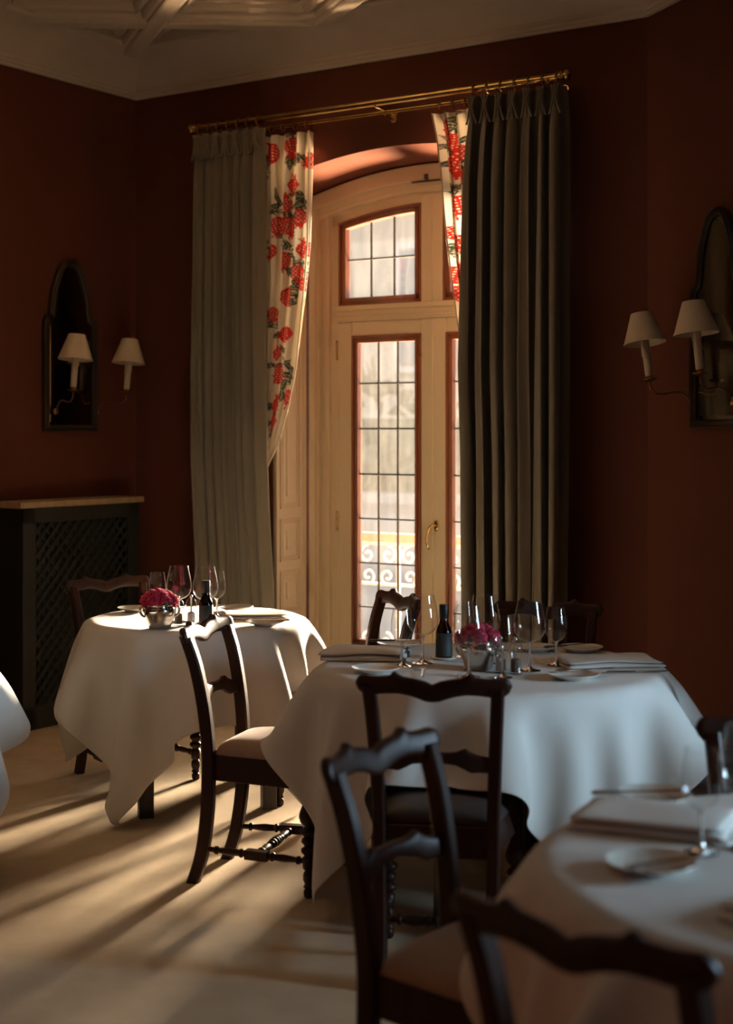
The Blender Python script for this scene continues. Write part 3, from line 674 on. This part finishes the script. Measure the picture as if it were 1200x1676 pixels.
def crest_mesh(top, bot, half, ybase, zb, curve, th, rake, n=61):
    R_ = []
    for i in range(n):
        x = -half+2*half*i/(n-1); u = abs(x)/half
        zt, zz = top(x), bot(x)
        e = min(1, (1-u)*half/.016); e = math.sqrt(max(0, 1-(1-e)**2)) if e < 1 else 1
        e = max(e, .05)
        c = (zt+zz)/2; hh = (zt-zz)/2*e; y = ybase+curve*(u*u)
        ring = []
        for k in range(16):
            a = 2*math.pi*k/16; ca, sa = math.cos(a), math.sin(a)
            sx = math.copysign(abs(ca)**.55, ca); sz = math.copysign(abs(sa)**.55, sa)
            z = zb+c+hh*sz; ring.append(Vector((x, y+th/2*sx*max(e, .3)+rake*(z-zb), z)))
        R_.append(ring)
    return MB().rings(R_)
CT = [(0, -.020), (.022, -.010), (.05, -.004), (.080, .000), (.093, .007), (.101, .014), (.108, .012), (.114, .003), (.125, .001), (.15, -.002), (.175, -.001), (.19, 0.001), (.205, -.004), (.214, -.012)]
CB = [(0, -.070), (.020, -.068), (.035, -.062), (.06, -.054), (.09, -.049), (.125, -.050), (.155, -.054), (.17, -.060), (.182, -.062), (.195, -.050), (.208, -.044), (.214, -.036)]
ST = [(0, .002), (.03, .000), (.06, .002), (.078, .010), (.086, .012), (.092, .004), (.12, -.008), (.16, -.016)]
SB = [(0, -.030), (.03, -.032), (.06, -.036), (.085, -.050), (.10, -.058), (.12, -.056), (.16, -.060)]
def it(t, s=1): xs = [a for a, b in t]; ys = [b for a, b in t]; return lambda x: float(np.interp(abs(x), xs, ys))*s
LEGP = [(0, .012), (.006, .017), (.022, .018), (.030, .012), (.036, .019), (.045, .014), (.060, .020), (.078, .019), (.090, .013), (.095, .020), (.100, .020),
        (.104, .021), (.132, .021), (.137, .014), (.142, .018), (.150, .026), (.160, .026), (.167, .015), (.175, .018), (.183, .026), (.193, .024), (.199, .015),
        (.206, .022), (.214, .030), (.222, .030), (.230, .017), (.236, .016), (.248, .029), (.262, .034), (.280, .031), (.305, .021), (.325, .018), (.345, .020), (.356, .026)]
def make_chair(M, label, seatm, group):
    root = empty('dining_chair', M, label, 'chair', group)
    for sg in (-1, 1):
        m = MB(); path = catm([(sg*.150, -.245, 0), (sg*.152, -.212, .10), (sg*.155, -.192, .23), (sg*.158, -.185, .36), (sg*.158, -.186, .46), (sg*.163, -.200, .60), (sg*.170, -.228, .74), (sg*.176, -.260, .835)], 5)
        squaretube(m, path, .036, .044); m.build('rear_leg', WOOD, root, smooth=True, angle=35)
        m = MB(); m.lathe(LEGP, 20, c=(sg*.193, .185, 0), cap=True); m.build('front_leg', WOOD, root, smooth=True, angle=60)
        # side stretcher with a square block in the middle
        a, b = Vector((sg*.153, -.195, .118)), Vector((sg*.193, .185, .118)); d = b-a; L = d.length
        Rm = Matrix.Translation(a) @ d.to_track_quat('Z', 'Y').to_matrix().to_4x4()
        m = MB(); q = [(0, .009), (.03, .009), (.034, .014), (.042, .014), (.046, .009), (.09, .013), (.125, .011), (.13, .015), (.136, .015), (.14, .01), (.155, .01)]
        m.lathe([(z, r) for z, r in q], 14, M=Rm, cap=True); m.lathe([(L-z, r) for z, r in q[::-1]], 14, M=Rm, cap=True)
        m.box(-.0155, .0155, -.0155, .0155, .15, L-.15, M=Rm); m.build('side_stretcher', WOOD, root, smooth=True, angle=40)
    m = MB(); Rm = Matrix.Translation((-.168, -.005, .118)) @ Matrix.Rotation(math.pi/2, 4, 'Y'); L = .336
    m.lathe([(0, .009), (.03, .009), (.034, .015), (.042, .015), (.046, .010), (.08, .015), (.115, .010), (.12, .015), (.128, .015), (.132, .012), (.140, .012), (.143, .017), (.151, .017), (.154, .013), (.162, .013), (.165, .018), (.171, .018), (.174, .013), (.182, .013), (.185, .017), (.193, .017), (.196, .012), (.208, .015), (.216, .015), (.221, .010), (.256, .015), (.29, .010), (.294, .015), (.302, .015), (.306, .009), (L, .009)], 14, M=Rm, cap=True)
    m.build('cross_stretcher', WOOD, root, smooth=True, angle=50)
    m = MB()
    o_ = [(-.158, -.185), (.158, -.185), (.208, .205), (-.208, .205)]; i_ = [(-.138, -.165), (.138, -.165), (.186, .183), (-.186, .183)]
    m.rings([[Vector((x, y, z)) for x, y in P_] for P_, z in ((o_, .352), (o_, .440), (i_, .440), (i_, .352))], closed=True)
    for sg in (-1, 1): m.box(sg*.193-.022, sg*.193+.022, .163, .207, .345, .440)
    m.build('apron', WOOD, root, bevel=.004)
    def cush(u, v):
        a = 2*u-1; b = 2*v-1; hw = .160+(.211-.160)*(v); e = (1-abs(a)**5)*(1-abs(b)**5)
        rr_ = 1-.035*(abs(a)**6*abs(b)**6)
        return (a*hw*rr_, -.170+.385*v if abs(b) < 1 else (-.170 if b < 0 else .215), .440+.046*(e**.42)+.006*(1-a*a)*(1-b*b))
    m = MB(); m.grid(25, 25, cush); m.build('seat_cushion', seatm, root, smooth=True, thick=.004)
    ct, cb = it(CT), it(CB)
    crest_mesh(ct, cb, .214, -.262, .895, .026*0-.0, .030, -.28).build('crest_rail', WOOD, root, smooth=True) if False else None
    m = crest_mesh(ct, cb, .214, -.286, 0.866, .026, .028, -.22); m.build('crest_rail', WOOD, root, smooth=True)
    m = crest_mesh(it(ST), it(SB), .158, -.236, .655, .022, .022, -.18, 41); m.build('back_slat', WOOD, root, smooth=True)
    return root
def face(x, y, fx, fy): return place(x, y, 0, math.atan2(fy, fx)-math.pi/2)   # local +Y faces (fx, fy); x, y = middle of the rear feet line
def chairM(x, y, fx, fy):
    L = math.hypot(fx, fy); fx /= L; fy /= L
    return face(x+fx*.245, y+fy*.245, fx, fy)
CH = {  # rear-feet midpoint and facing
 'A': (-.543, 5.217, .956, -.294), 'B': (.182, 4.06, .17, .985), 'C': (.045, 3.17, .82, -.57), 'D': (.292, 2.03, .67, .74),
 'E': (.115, 6.10, -.93, -.37), 'F': (-1.17, 6.80, .62, -.78), 'G': (.70, 5.80, -.25, -.97), 'H': (.97, 3.42, -.10, -1), 'I': (1.40, 4.74, -1, .12), 'J': (-1.62, 4.25, -.2, .98)}
gA = 'dark wooden dining chairs with serpentine crest rails'
chA = make_chair(chairM(*CH['A']), 'dark wooden chair with beige seat between the two round tables, legs fully in view', SEATF, gA)
reg(None)
LB_ = {'B': 'dark wooden chair seen from behind, tucked at the front of the middle round table',
 'C': 'blurred dark wooden chair turned right towards the front right table, second nearest chair',
 'D': 'nearest blurred dark wooden chair, at the lower right before the front right table',
 'E': 'dark wooden chair standing against the bright glass door behind the middle table',
 'F': 'dark wooden chair in shadow between the left table and the radiator cover',
 'G': 'dark wooden chair in shadow behind the middle table, below the right grey curtain',
 'H': 'dark wooden chair behind the front right table, its crest at the right picture edge',
 'I': 'dark-seated chair at the right side of the middle table, only the seat showing',
 'J': ''}
BOX = {}
for k in 'BCDEFGHI':
    o = clone(chA, chairM(*CH[k]), LB_[k])
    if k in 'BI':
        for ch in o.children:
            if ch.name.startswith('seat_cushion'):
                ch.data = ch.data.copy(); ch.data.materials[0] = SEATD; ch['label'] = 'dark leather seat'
for k, v in CH.items():
    x, y, fx, fy = v; L = math.hypot(fx, fy); fx /= L; fy /= L
    BOX[k] = (x+fx*.255, y+fy*.255, math.atan2(fy, fx)-math.pi/2, .225, .225, .33, .505)

# ------------------------------------------------------------------ tables and their cloths
def table(name, cx, cy, r, rot, half, label, legd=.25):
    root = empty('dining_table', place(cx, cy, 0, rot), label, 'table')
    m = MB(); m.lathe([(.712, r-.035), (.716, r-.025), (.736, r-.025), (.740, r-.03)], 64, cap=True); m.build('table_top', TWOOD, root, smooth=True, angle=40)
    m = MB(); m.box(-legd, legd, -legd, -legd+.02, .64, .712); m.box(-legd, legd, legd-.02, legd, .64, .712); m.box(-legd, -legd+.02, -legd, legd, .64, .712); m.box(legd-.02, legd, -legd, legd, .64, .712); m.build('apron', TWOOD, root)
    for sx in (-1, 1):
        for sy in (-1, 1):
            m = MB(); squaretube(m, [(sx*legd, sy*legd, 0), (sx*legd, sy*legd, .712)], .058, .058, .005); m.build('leg', TWOOD, root)
    return root

def sim_cloth(cx, cy, r, top, half, ang, boxes=(), N=52, steps=260, iters=9, seed=1, bend=0.12, wob=0.05):
    rng = np.random.default_rng(seed)
    n = N + 1
    g = np.linspace(-half, half, n)
    U, V = np.meshgrid(g, g, indexing='ij')
    c, s = math.cos(ang), math.sin(ang)
    P = np.stack([cx + U*c - V*s, cy + U*s + V*c, np.full_like(U, top)], -1)
    rho = np.hypot(U, V); th = np.arctan2(V, U)
    pin = rho < r*0.93
    # start already partly folded down outside the edge
    out = np.clip(rho - r, 0, None)
    dx = (P[..., 0]-cx)/np.maximum(rho, 1e-6); dy = (P[..., 1]-cy)/np.maximum(rho, 1e-6)
    ph = rng.uniform(0, 6.28, 4)
    wv = 1 + wob*(np.sin(5*th+ph[0]) + .8*np.sin(9*th+ph[1]) + .5*np.sin(14*th+ph[2]))
    rr = np.minimum(rho, r) + out*0.30*wv
    P[..., 0] = cx + dx*rr; P[..., 1] = cy + dy*rr; P[..., 2] = top - out*0.93
    Q = P.copy()
    h = 2*half/N
    W = np.where(pin, 0.0, 1.0)[..., None]
    def con(A, B, L, k):
        # A,B slice pairs
        a = P[A]; b = P[B]; wa = W[A]; wb = W[B]
        d = b - a; l = np.sqrt((d*d).sum(-1, keepdims=True)) + 1e-9
        ws = wa + wb; ws = np.where(ws == 0, 1, ws)
        cor = d*(k*(l-L)/l/ws)
        P[A] += wa*cor; P[B] -= wb*cor
    S = slice
    cons = []
    for o in (0, 1):
        m = (n-1-o)//2
        cons.append(((S(o, o+2*m, 2), S(None)), (S(o+1, o+1+2*m, 2), S(None)), h, 1.0))
        cons.append(((S(None), S(o, o+2*m, 2)), (S(None), S(o+1, o+1+2*m, 2)), h, 1.0))
        cons.append(((S(o, o+2*m, 2), S(0, n-1)), (S(o+1, o+1+2*m, 2), S(1, n)), h*2**.5, .5))
        cons.append(((S(o, o+2*m, 2), S(1, n)), (S(o+1, o+1+2*m, 2), S(0, n-1)), h*2**.5, .5))
    bcons = []
    for st, k in ((2, bend), (4, bend*.6)):
        for o in range(st*2):
            if o >= st: continue
            m = [i for i in range(0, n-st) if (i//st) % 2 == 0]
            m2 = [i for i in range(0, n-st) if (i//st) % 2 == 1]
            break
        for mm in (m, m2):
            mm = np.array(mm)
            bcons.append(((mm, S(None)), (mm+st, S(None)), h*st, k))
            bcons.append(((S(None), mm), (S(None), mm+st), h*st, k))
    R = r + .008
    def collide():
        x = P[..., 0]-cx; y = P[..., 1]-cy; z = P[..., 2]; rad = np.hypot(x, y)
        ins = (rad < R) & (z < top)
        pu = top - z; po = R - rad
        up = ins & (pu < po)
        sd = ins & ~up & (z > -1)
        P[..., 2] = np.where(up & ~pin, top, P[..., 2])
        f = np.where(sd & ~pin, R/np.maximum(rad, 1e-6), 1)
        P[..., 0] = cx + x*f; P[..., 1] = cy + y*f
        P[..., 2] = np.maximum(P[..., 2], .012)
        for (bx, by, ba, hx, hy, z0, z1) in boxes:
            c2, s2 = math.cos(ba), math.sin(ba)
            X = P[..., 0]-bx; Y = P[..., 1]-by
            lx = X*c2+Y*s2; ly = -X*s2+Y*c2; lz = P[..., 2]
            i = (abs(lx) < hx) & (abs(ly) < hy) & (lz < z1) & (lz > z0) & ~pin
            if not i.any(): continue
            px = hx-abs(lx); py = hy-abs(ly); pz = z1-lz
            m = np.minimum(np.minimum(px, py), pz)
            iz = i & (pz <= m+1e-9); ix = i & ~iz & (px <= m+1e-9); iy = i & ~iz & ~ix
            lx = np.where(ix, np.sign(lx)*hx, lx); ly = np.where(iy, np.sign(ly)*hy, ly)
            P[..., 2] = np.where(iz, z1, lz)
            P[..., 0] = np.where(i, bx+lx*c2-ly*s2, P[..., 0]); P[..., 1] = np.where(i, by+lx*s2+ly*c2, P[..., 1])
    dt2 = (1/60)**2*9.8*.5
    for k in range(steps):
        v = (P-Q)*(.965 if k < steps*.8 else .9)
        Q = P.copy()
        P += v*W
        P[..., 2] -= dt2*W[..., 0]
        for _ in range(iters):
            for c_ in bcons: con(*c_)
            for c_ in cons: con(*c_)
            collide()
    return P
def tablecloth(cx, cy, r, half, ang, boxes, seed, label, **kw):
    P = sim_cloth(cx, cy, r, .752, half, ang, boxes, seed=seed, **kw); n = P.shape[0]
    m = MB(); P = P-np.array([cx, cy, 0]); I = np.arange(n*n).reshape(n, n)
    m.v = [tuple(map(float, p)) for p in P.reshape(-1, 3)]
    m.f = [tuple(map(int, f)) for f in np.stack([I[:-1, :-1], I[1:, :-1], I[1:, 1:], I[:-1, 1:]], -1).reshape(-1, 4)]
    o = m.build('tablecloth', LINEN, smooth=True, M=place(cx, cy), thick=.0025, sub=1)
    o.modifiers.move(0, 1) if False else None
    return tag(o, label, 'tablecloth', 'white linen tablecloths')
T1 = (-.71, 6.25, .465); T2 = (.41, 4.97, .575); T3 = (.88, 2.65, .58); T4 = (-1.74, 5.0, .465)
table('t', *T1, math.radians(17), .81, 'round table with dark square legs under the white cloth left of the window')
table('t', *T2, math.radians(20), .87, 'round table under the white cloth in the middle, in front of the glass door', .28)
table('t', *T3, math.radians(30), .87, 'round table under the white cloth at the lower right corner', .28)
table('t', *T4, math.radians(10), .76, 'round table under the white cloth at the left picture edge')
tablecloth(*T1, .81, math.radians(245-45), [BOX[k] for k in 'F'], 3, 'white cloth draped over the left round table, its corners hanging almost to the carpet')
tablecloth(*T2, .85, math.radians(210-45), [BOX[k] for k in 'ABGI'], 5, 'white cloth draped over the middle round table, bluish light on its right folds')
tablecloth(*T3, .83, math.radians(195-45), [BOX[k] for k in 'CDH'], 6, 'white cloth draped over the blurred front table at the lower right')
tablecloth(*T4, .76, math.radians(15), [], 8, 'white cloth of which only a corner shows at the left picture edge')
# ------------------------------------------------------------------ tableware
ZT = .7545
def add_protos():
    pass
def wineglass(big, M, label, group):
    root = empty('wine_glass', M, label, 'wine glass', group)
    if big: bowl = [(.090, .003), (.093, .012), (.100, .028), (.110, .040), (.125, .0495), (.145, .0525), (.165, .0505), (.190, .0455), (.212, .0405), (.226, .0385)]
    else: bowl = [(.078, .003), (.081, .011), (.088, .022), (.098, .030), (.112, .0358), (.126, .037), (.145, .0355), (.165, .0325), (.180, .0300), (.190, .0288)]
    zb, zt, rt = bowl[0][0], bowl[-1][0], bowl[-1][1]
    m = MB(); m.lathe(bowl, 48); m.lathe([(zt, rt), (zt+.0012, rt-.0002), (zt+.0012, rt-.0014), (zt, rt-.0014)], 48)
    m.build('bowl', GLASS, root, smooth=True)
    m = MB(); rf = .036 if big else .031
    m.lathe([(0, .001), (.0, rf), (.0012, rf), (.0035, rf*.65), (.008, .010), (.014, .0052), (.022, .0038), (zb-.016, .0036), (zb-.006, .0045), (zb, .008)], 32); m.build('stem_and_foot', SOLIDG, root, smooth=True, angle=50)
    return root
def plate(M, r, label, group, rim=.016):
    root = empty('side_plate', M, label, 'plate', group)
    m = MB(); m.lathe([(.0, .001), (.0, r*.52), (.002, r*.56), (.004, r*.60), (.011, r*.84), (rim, r*.985), (rim+.001, r), (rim+.0025, r*.99), (.0125, r*.84), (.0065, r*.62), (.005, r*.5), (.005, .001)], 48); m.build('dish', CHINA, root, smooth=True, angle=60)
    return root
def knife(M, label, dark=False):
    root = empty('table_knife', M, label, 'knife')
    m = MB(); m.prism([(0, -.007), (.06, -.009), (.10, -.008), (.118, .001), (.105, .0075), (0, .0075)], -.0008, .0008); m.v = [(x, z, y) for x, y, z in m.v]; m.build('blade', CUTL, root)
    m = MB(); m.tube([(-.095, 0, 0), (-.085, 0, 0), (-.04, 0, 0), (-.005, 0, 0), (.002, 0, 0)], [.004, .0085, .0065, .005, .0055], 10, flat=.6); m.build('handle', DARKH if dark else CUTL, root, smooth=True, angle=60)
    return root
def fork(M, label):
    root = empty('table_fork', M, label, 'fork')
    m = MB(); m.tube([(-.11, 0, 0), (-.10, 0, 0), (-.05, 0, .001), (0, 0, .004), (.02, 0, .004), (.035, 0, .002)], [.003, .0065, .0045, .003, .006, .010], 10, flat=.3); m.build('handle', CUTL, root, smooth=True)
    m = MB()
    for k in range(4): y = (k-1.5)*.0052; m.tube([(.033, y, .002), (.05, y, .0), (.075, y, .003)], [.0017, .0015, .0009], 6)
    m.build('tines', CUTL, root, smooth=True); return root
def napkin(M, a, b, h, seed, label, fold=.5, layers=2):
    """folded linen: soft stacked layers with rounded folds; last layer folded over on the diagonal"""
    root = empty('folded_napkin', M, label, 'napkin', 'folded white napkins'); rg = random.Random(seed); ph = [rg.uniform(0, 6) for _ in range(4)]
    m = MB(); th = h/layers
    for L in range(layers):
        sx = 1-.04*L*rg.uniform(.5, 1.2); ox = rg.uniform(-.004, .004)
        def bump(x, y, z0=L*th): return z0+.35*h*math.exp(-((x/a)**2+(y/b)**2)*2.2)+.0025*math.sin(x*22+ph[0])*math.cos(y*19+ph[1])+.002
        R_ = []; N = 22
        top = []; bot = []
        for i in range(N):
            rt = []; 
            for j in range(N):
                u, v = 2*i/(N-1)-1, 2*j/(N-1)-1
                x = (u+.04*math.sin(v*2+ph[2]+L))*a*sx/2+ox; y = (v+.05*math.sin(u*2.4+ph[3]+L))*b*sx/2
                e = (1-abs(u)**8)*(1-abs(v)**8); z = bump(x, y)
                top.append((x, y, z+th*.5*(e**.5)+th*.42)); bot.append((x, y, max(.0006, z+th*.42-th*.42*(e**.5)) if L else .0008+(.0 if e > 0 else .002)))
        I = lambda i, j: i*N+j
        fs = [(I(i, j), I(i+1, j), I(i+1, j+1), I(i, j+1)) for i in range(N-1) for j in range(N-1)]
        edge = [I(i, 0) for i in range(N)]+[I(N-1, j) for j in range(1, N)]+[I(i, N-1) for i in range(N-2, -1, -1)]+[I(0, j) for j in range(N-2, 0, -1)]
        ne = len(edge); m.add(top+bot, fs+[tuple(q+N*N for q in f[::-1]) for f in fs]+[(edge[k], edge[(k+1) % ne], edge[(k+1) % ne]+N*N, edge[k]+N*N) for k in range(ne)])
    m.build('linen', NAPKIN, root, smooth=True)
    return root
def bottle(M, label):
    root = empty('oil_bottle', M, label, 'bottle', 'dark oil bottles')
    m = MB(); m.lathe([(0, .001), (0, .026), (.003, .0285), (.06, .0285), (.092, .0275), (.105, .024), (.118, .0175), (.128, .0148), (.150, .0142)], 32); m.build('body', AMBER, root, smooth=True)
    m = MB(); m.lathe([(.002, .0255), (.06, .0255), (.09, .0245), (.092, .001)], 24); m.build('oil', mat('dark_oil', (.02, .012, .004), .1) if 'dark_oil' not in bpy.data.materials else bpy.data.materials['dark_oil'], root, smooth=True)
    m = MB(); m.lathe([(.010, .0289), (.088, .0284), (.0885, .0278), (.010, .0283)], 32); m.build('label', LABELM, root, smooth=True)
    m = MB(); m.lathe([(.136, .0152), (.138, .0160), (.182, .0162), (.185, .015), (.185, .001)], 24); m.build('capsule', BLACKC, root, smooth=True, angle=40)
    return root
def mill(M, pepper, label):
    root = empty('pepper_mill' if pepper else 'salt_mill', M, label, 'pepper mill' if pepper else 'salt mill')
    m = MB(); m.lathe([(0, .001), (0, .0205), (.004, .0225), (.010, .0215), (.016, .0195), (.045, .0175), (.066, .0205), (.070, .0225), (.0705, .001)], 28); m.build('body', ACRYL, root, smooth=True)
    m = MB(); m.lathe([(.006, .001), (.006, .0155), (.045, .0155), (.052, .001)], 20); m.build('contents', PEPPER if pepper else SALT, root, smooth=True, angle=40)
    m = MB(); m.lathe([(.072, .001), (.072, .0215), (.078, .0225), (.090, .021), (.101, .0145), (.105, .007), (.106, .001)], 28); m.build('head', ACRYL, root, smooth=True)
    m = MB(); m.lathe([(.004, .004), (.072, .003), (.104, .003), (.107, .006), (.112, .0065), (.117, .004), (.118, .001)], 14); m.build('spindle', CUTL, root, smooth=True)
    return root
def pot(M, label):
    root = empty('flower_pot', M, label, 'pot', 'silver pots of carnations')
    m = MB(); m.lathe([(0, .001), (0, .040), (.003, .044), (.02, .049), (.045, .058), (.065, .065), (.080, .064), (.088, .056), (.092, .058), (.097, .062), (.095, .060), (.088, .053), (.07, .058), (.05, .054), (.05, .001)], 40, fn=lambda a, z: 1+(.05*math.sin(3*a)+.03*math.sin(7*a) if z > .06 else 0)*min(1, (z-.06)/.03) if z > .06 else 1)
    m.build('bowl', STEEL, root, smooth=True)
    for sg in (-1, 1):
        m = MB(); m.tube(catm([(sg*.060, 0, .084), (sg*.074, 0, .082), (sg*.077, 0, .066), (sg*.068, 0, .050), (sg*.058, 0, .046)], 4), [.005]*17, 8); m.build('handle', STEEL, root, smooth=True)
    return root
def carnation_mesh(seed, r=.030):
    rg = random.Random(seed); m = MB()
    for k in range(64):
        ph = rg.uniform(0, 2*math.pi); el = math.asin(rg.uniform(-.15, 1)); d = Vector((math.cos(ph)*math.cos(el), math.sin(ph)*math.cos(el), math.sin(el)))
        t = d.cross(Vector((0, 0, 1)) if abs(d.z) < .9 else Vector((1, 0, 0))).normalized(); b = d.cross(t); an = rg.uniform(0, 6.28)
        tt = t*math.cos(an)+b*math.sin(an); bb = d.cross(tt); wv_ = r*rg.uniform(.5, .75); q = rg.uniform(0, 6); rad = r*rg.uniform(.82, 1.05)
        m.grid(9, 4, lambda u, v: d*(rad*(.35+.65*v)+r*.04*math.sin(u*17+q)*v)+tt*((u-.5)*wv_*(.4+.9*v))+bb*(r*.14*math.sin(u*13+q)*v+r*.10*v*v))
    return m
CARN = [carnation_mesh(k).build('carnation', PINK, smooth=True, thick=.0006) for k in range(2)]
stem = MB(); stem.tube([(0, 0, 0), (0, 0, -.04)], .0025, 6); stem.lathe([(-.022, .004), (-.014, .009), (-.002, .012)], 12)
STEMS = []
for c in CARN: STEMS.append(stem.build('stem', LEAFM, c, smooth=True))
first = [True, True]
def carnations(M, seed, label, group, sc_=1.0):
    rg = random.Random(seed); k = 0
    spots = [(0, 0, .128)]+[(.030*math.cos(a), .030*math.sin(a), .120) for a in np.linspace(0, 2*math.pi, 5, endpoint=False)]+[(.050*math.cos(a), .050*math.sin(a), .104) for a in np.linspace(.3, .3+2*math.pi, 8, endpoint=False)]
    for x, y, z in spots:
        i = k % 2
        T = M @ Matrix.Translation((x+rg.uniform(-.004, .004), y+rg.uniform(-.004, .004), z+rg.uniform(-.004, .004))) @ Matrix.Rotation(rg.uniform(0, 6), 4, 'Z') @ Matrix.Rotation(math.hypot(x, y)*9, 4, Vector((-y, x, .0001))) @ Matrix.Scale(rg.uniform(.86, 1.0)*sc_, 4)
        if first[i]: o = CARN[i]; s_ = STEMS[i]; first[i] = False
        else:
            o = CARN[i].copy(); COL.objects.link(o); s_ = STEMS[i].copy(); COL.objects.link(s_); s_.parent = o
        o.matrix_world = T; tag(o, label, 'carnation', group); k += 1
def at(px, py, rz=0, z=None, sz=ZT): p = px_at(px, py, sz); return place(p.x, p.y, sz if z is None else z, rz)
def pl(x, y, rz=0, z=ZT): return place(x, y, z, rz)
# left table
g1 = 'wine glasses on the left table'
wineglass(False, pl(-.866, 6.20), 'small wine glass behind the pink flowers on the left table, leftmost there', g1)
wineglass(True, pl(-.763, 6.09), 'large balloon wine glass right behind the pink flowers on the left table', g1)
wineglass(True, pl(-.651, 6.05), 'large balloon wine glass behind the dark bottle on the left table', g1)
wineglass(False, pl(-.624, 6.24), 'small wine glass right of the dark bottle on the left table', g1)
p1 = pl(-.815, 5.90, .25); pot(p1, 'silver pot holding the pink carnations at the front of the left table'); carnations(p1, 3, 'bright pink carnation head in the silver pot on the left table', 'pink carnations on the left table')
mill(pl(-.752, 5.985), True, 'clear pepper mill between the pink flowers and salt mill on the left table')
mill(pl(-.706, 6.03), False, 'clear salt mill left of the dark bottle on the left table')
bottle(pl(-.636, 5.93), 'slim dark oil bottle on the left table, seen over the chair back')
plate(pl(-.405, 5.99), .078, 'white side plate at the right front of the left table, knife across it', 'white side plates'); knife(pl(-.40, 6.01, 2.9, ZT+.021), 'steel knife lying on the side plate at the right front of the left table')
napkin(pl(-.475, 6.27, .1), .27, .20, .015, 3, 'folded white napkin lying flat on the right half of the left table')
plate(pl(-.57, 6.50), .078, 'white side plate at the far side of the left table, below the grey curtain', 'white side plates'); knife(pl(-.62, 6.48, .9, ZT+.024), 'dark-handled knife on the far side plate of the left table', True)
plate(pl(-1.0, 6.46), .075, 'white side plate at the far left of the left table, half behind the flowers', 'white side plates')
# middle table
g2 = 'wine glasses on the middle table'
wineglass(False, pl(.116, 4.93), 'small wine glass furthest left on the middle table', g2)
wineglass(True, pl(.188, 5.00), 'large wine glass left of the dark bottle on the middle table', g2)
wineglass(True, pl(.323, 4.715), 'large wine glass in front of the pink flowers on the middle table', g2)
wineglass(True, pl(.395, 4.99), 'large wine glass standing tallest behind the pink flowers on the middle table', g2)
wineglass(False, pl(.335, 5.14), 'small wine glass furthest back, left behind the pink flowers on the middle table', g2)
wineglass(False, pl(.428, 4.70), 'small wine glass in front of the clear salt mill on the middle table', g2)
wineglass(True, pl(.528, 4.84), 'large wine glass right of the mills on the middle table', g2)
wineglass(False, pl(.627, 4.95), 'small wine glass furthest right on the middle table', g2)
bottle(pl(.264, 5.10), 'slim dark oil bottle standing on a small dish on the middle table')
plate(pl(.264, 5.10, 0, ZT-.005), .046, 'small white dish under the dark bottle on the middle table', 'white side plates', .008)
p2 = pl(.365, 4.87, -.3); pot(p2, 'silver pot of dark pink carnations on the middle table'); carnations(p2, 9, 'pink carnation head in the silver pot on the middle table', 'pink carnations on the middle table', .95)
mill(pl(.43, 4.80), False, 'clear salt mill beside the silver pot on the middle table')
mill(pl(.476, 4.775), True, 'clear pepper mill filled with peppercorns on the middle table')
napkin(pl(-.005, 5.13, -.12), .29, .21, .024, 5, 'thick folded white napkin at the left end of the middle table')
plate(pl(.115, 5.37), .078, 'white side plate behind the left napkin of the middle table, dark handle on it', 'white side plates'); knife(pl(.10, 5.38, .1, ZT+.024), 'dark-handled knife on the plate behind the left napkin', True)
plate(pl(.595, 5.28), .075, 'white side plate behind the large glass on the right part of the middle table', 'white side plates')
plate(pl(.755, 5.27), .078, 'white side plate at the far right edge of the middle table', 'white side plates'); knife(pl(.70, 5.25, .5, ZT+.024), 'dark-handled knife leaning on the far right plate of the middle table', True)
napkin(pl(.80, 4.98, .12), .33, .20, .018, 7, 'folded white napkin at the right end of the middle table')
plate(pl(.645, 4.67), .080, 'white side plate at the front right of the middle table', 'white side plates'); knife(pl(.68, 4.72, .35, ZT+.022), 'steel knife across the front right plate of the middle table')
knife(pl(.86, 4.80, .15, ZT+.003), 'steel knife lying beside the right napkin of the middle table')
plate(pl(.03, 4.80), .078, 'white side plate at the front left of the middle table, just over the chair crest', 'white side plates')
fork(pl(.18, 4.80, 1.5, ZT+.003), 'steel fork at the front of the middle table with its tines showing')
# front right table
g3 = 'wine glasses on the front right table'
wineglass(False, pl(.612, 2.735), 'blurred small wine glass in the middle of the front right table', g3)
wineglass(True, pl(.705, 2.77), 'blurred large wine glass at the right picture edge on the front right table', g3)
napkin(pl(.565, 2.93, -.35), .30, .20, .022, 11, 'blurred folded white napkin at the back of the front right table')
plate(pl(.50, 2.63), .080, 'blurred white side plate in front of the napkin on the front right table', 'white side plates'); knife(pl(.52, 2.60, .5, ZT+.022), 'blurred shiny knife on the side plate of the front right table')
fork(pl(.60, 2.70, .9, ZT+.003), 'blurred shiny fork at the foot of the small glass on the front right table')
plate(pl(.60, 3.12), .078, 'blurred side plate at the far edge of the front right table', 'white side plates'); knife(pl(.56, 3.11, .1, ZT+.022), 'blurred knife on the far plate of the front right table')
napkin(pl(.72, 2.38, .7), .28, .20, .020, 12, 'blurred folded white napkin at the right picture edge, nearest of the front table')
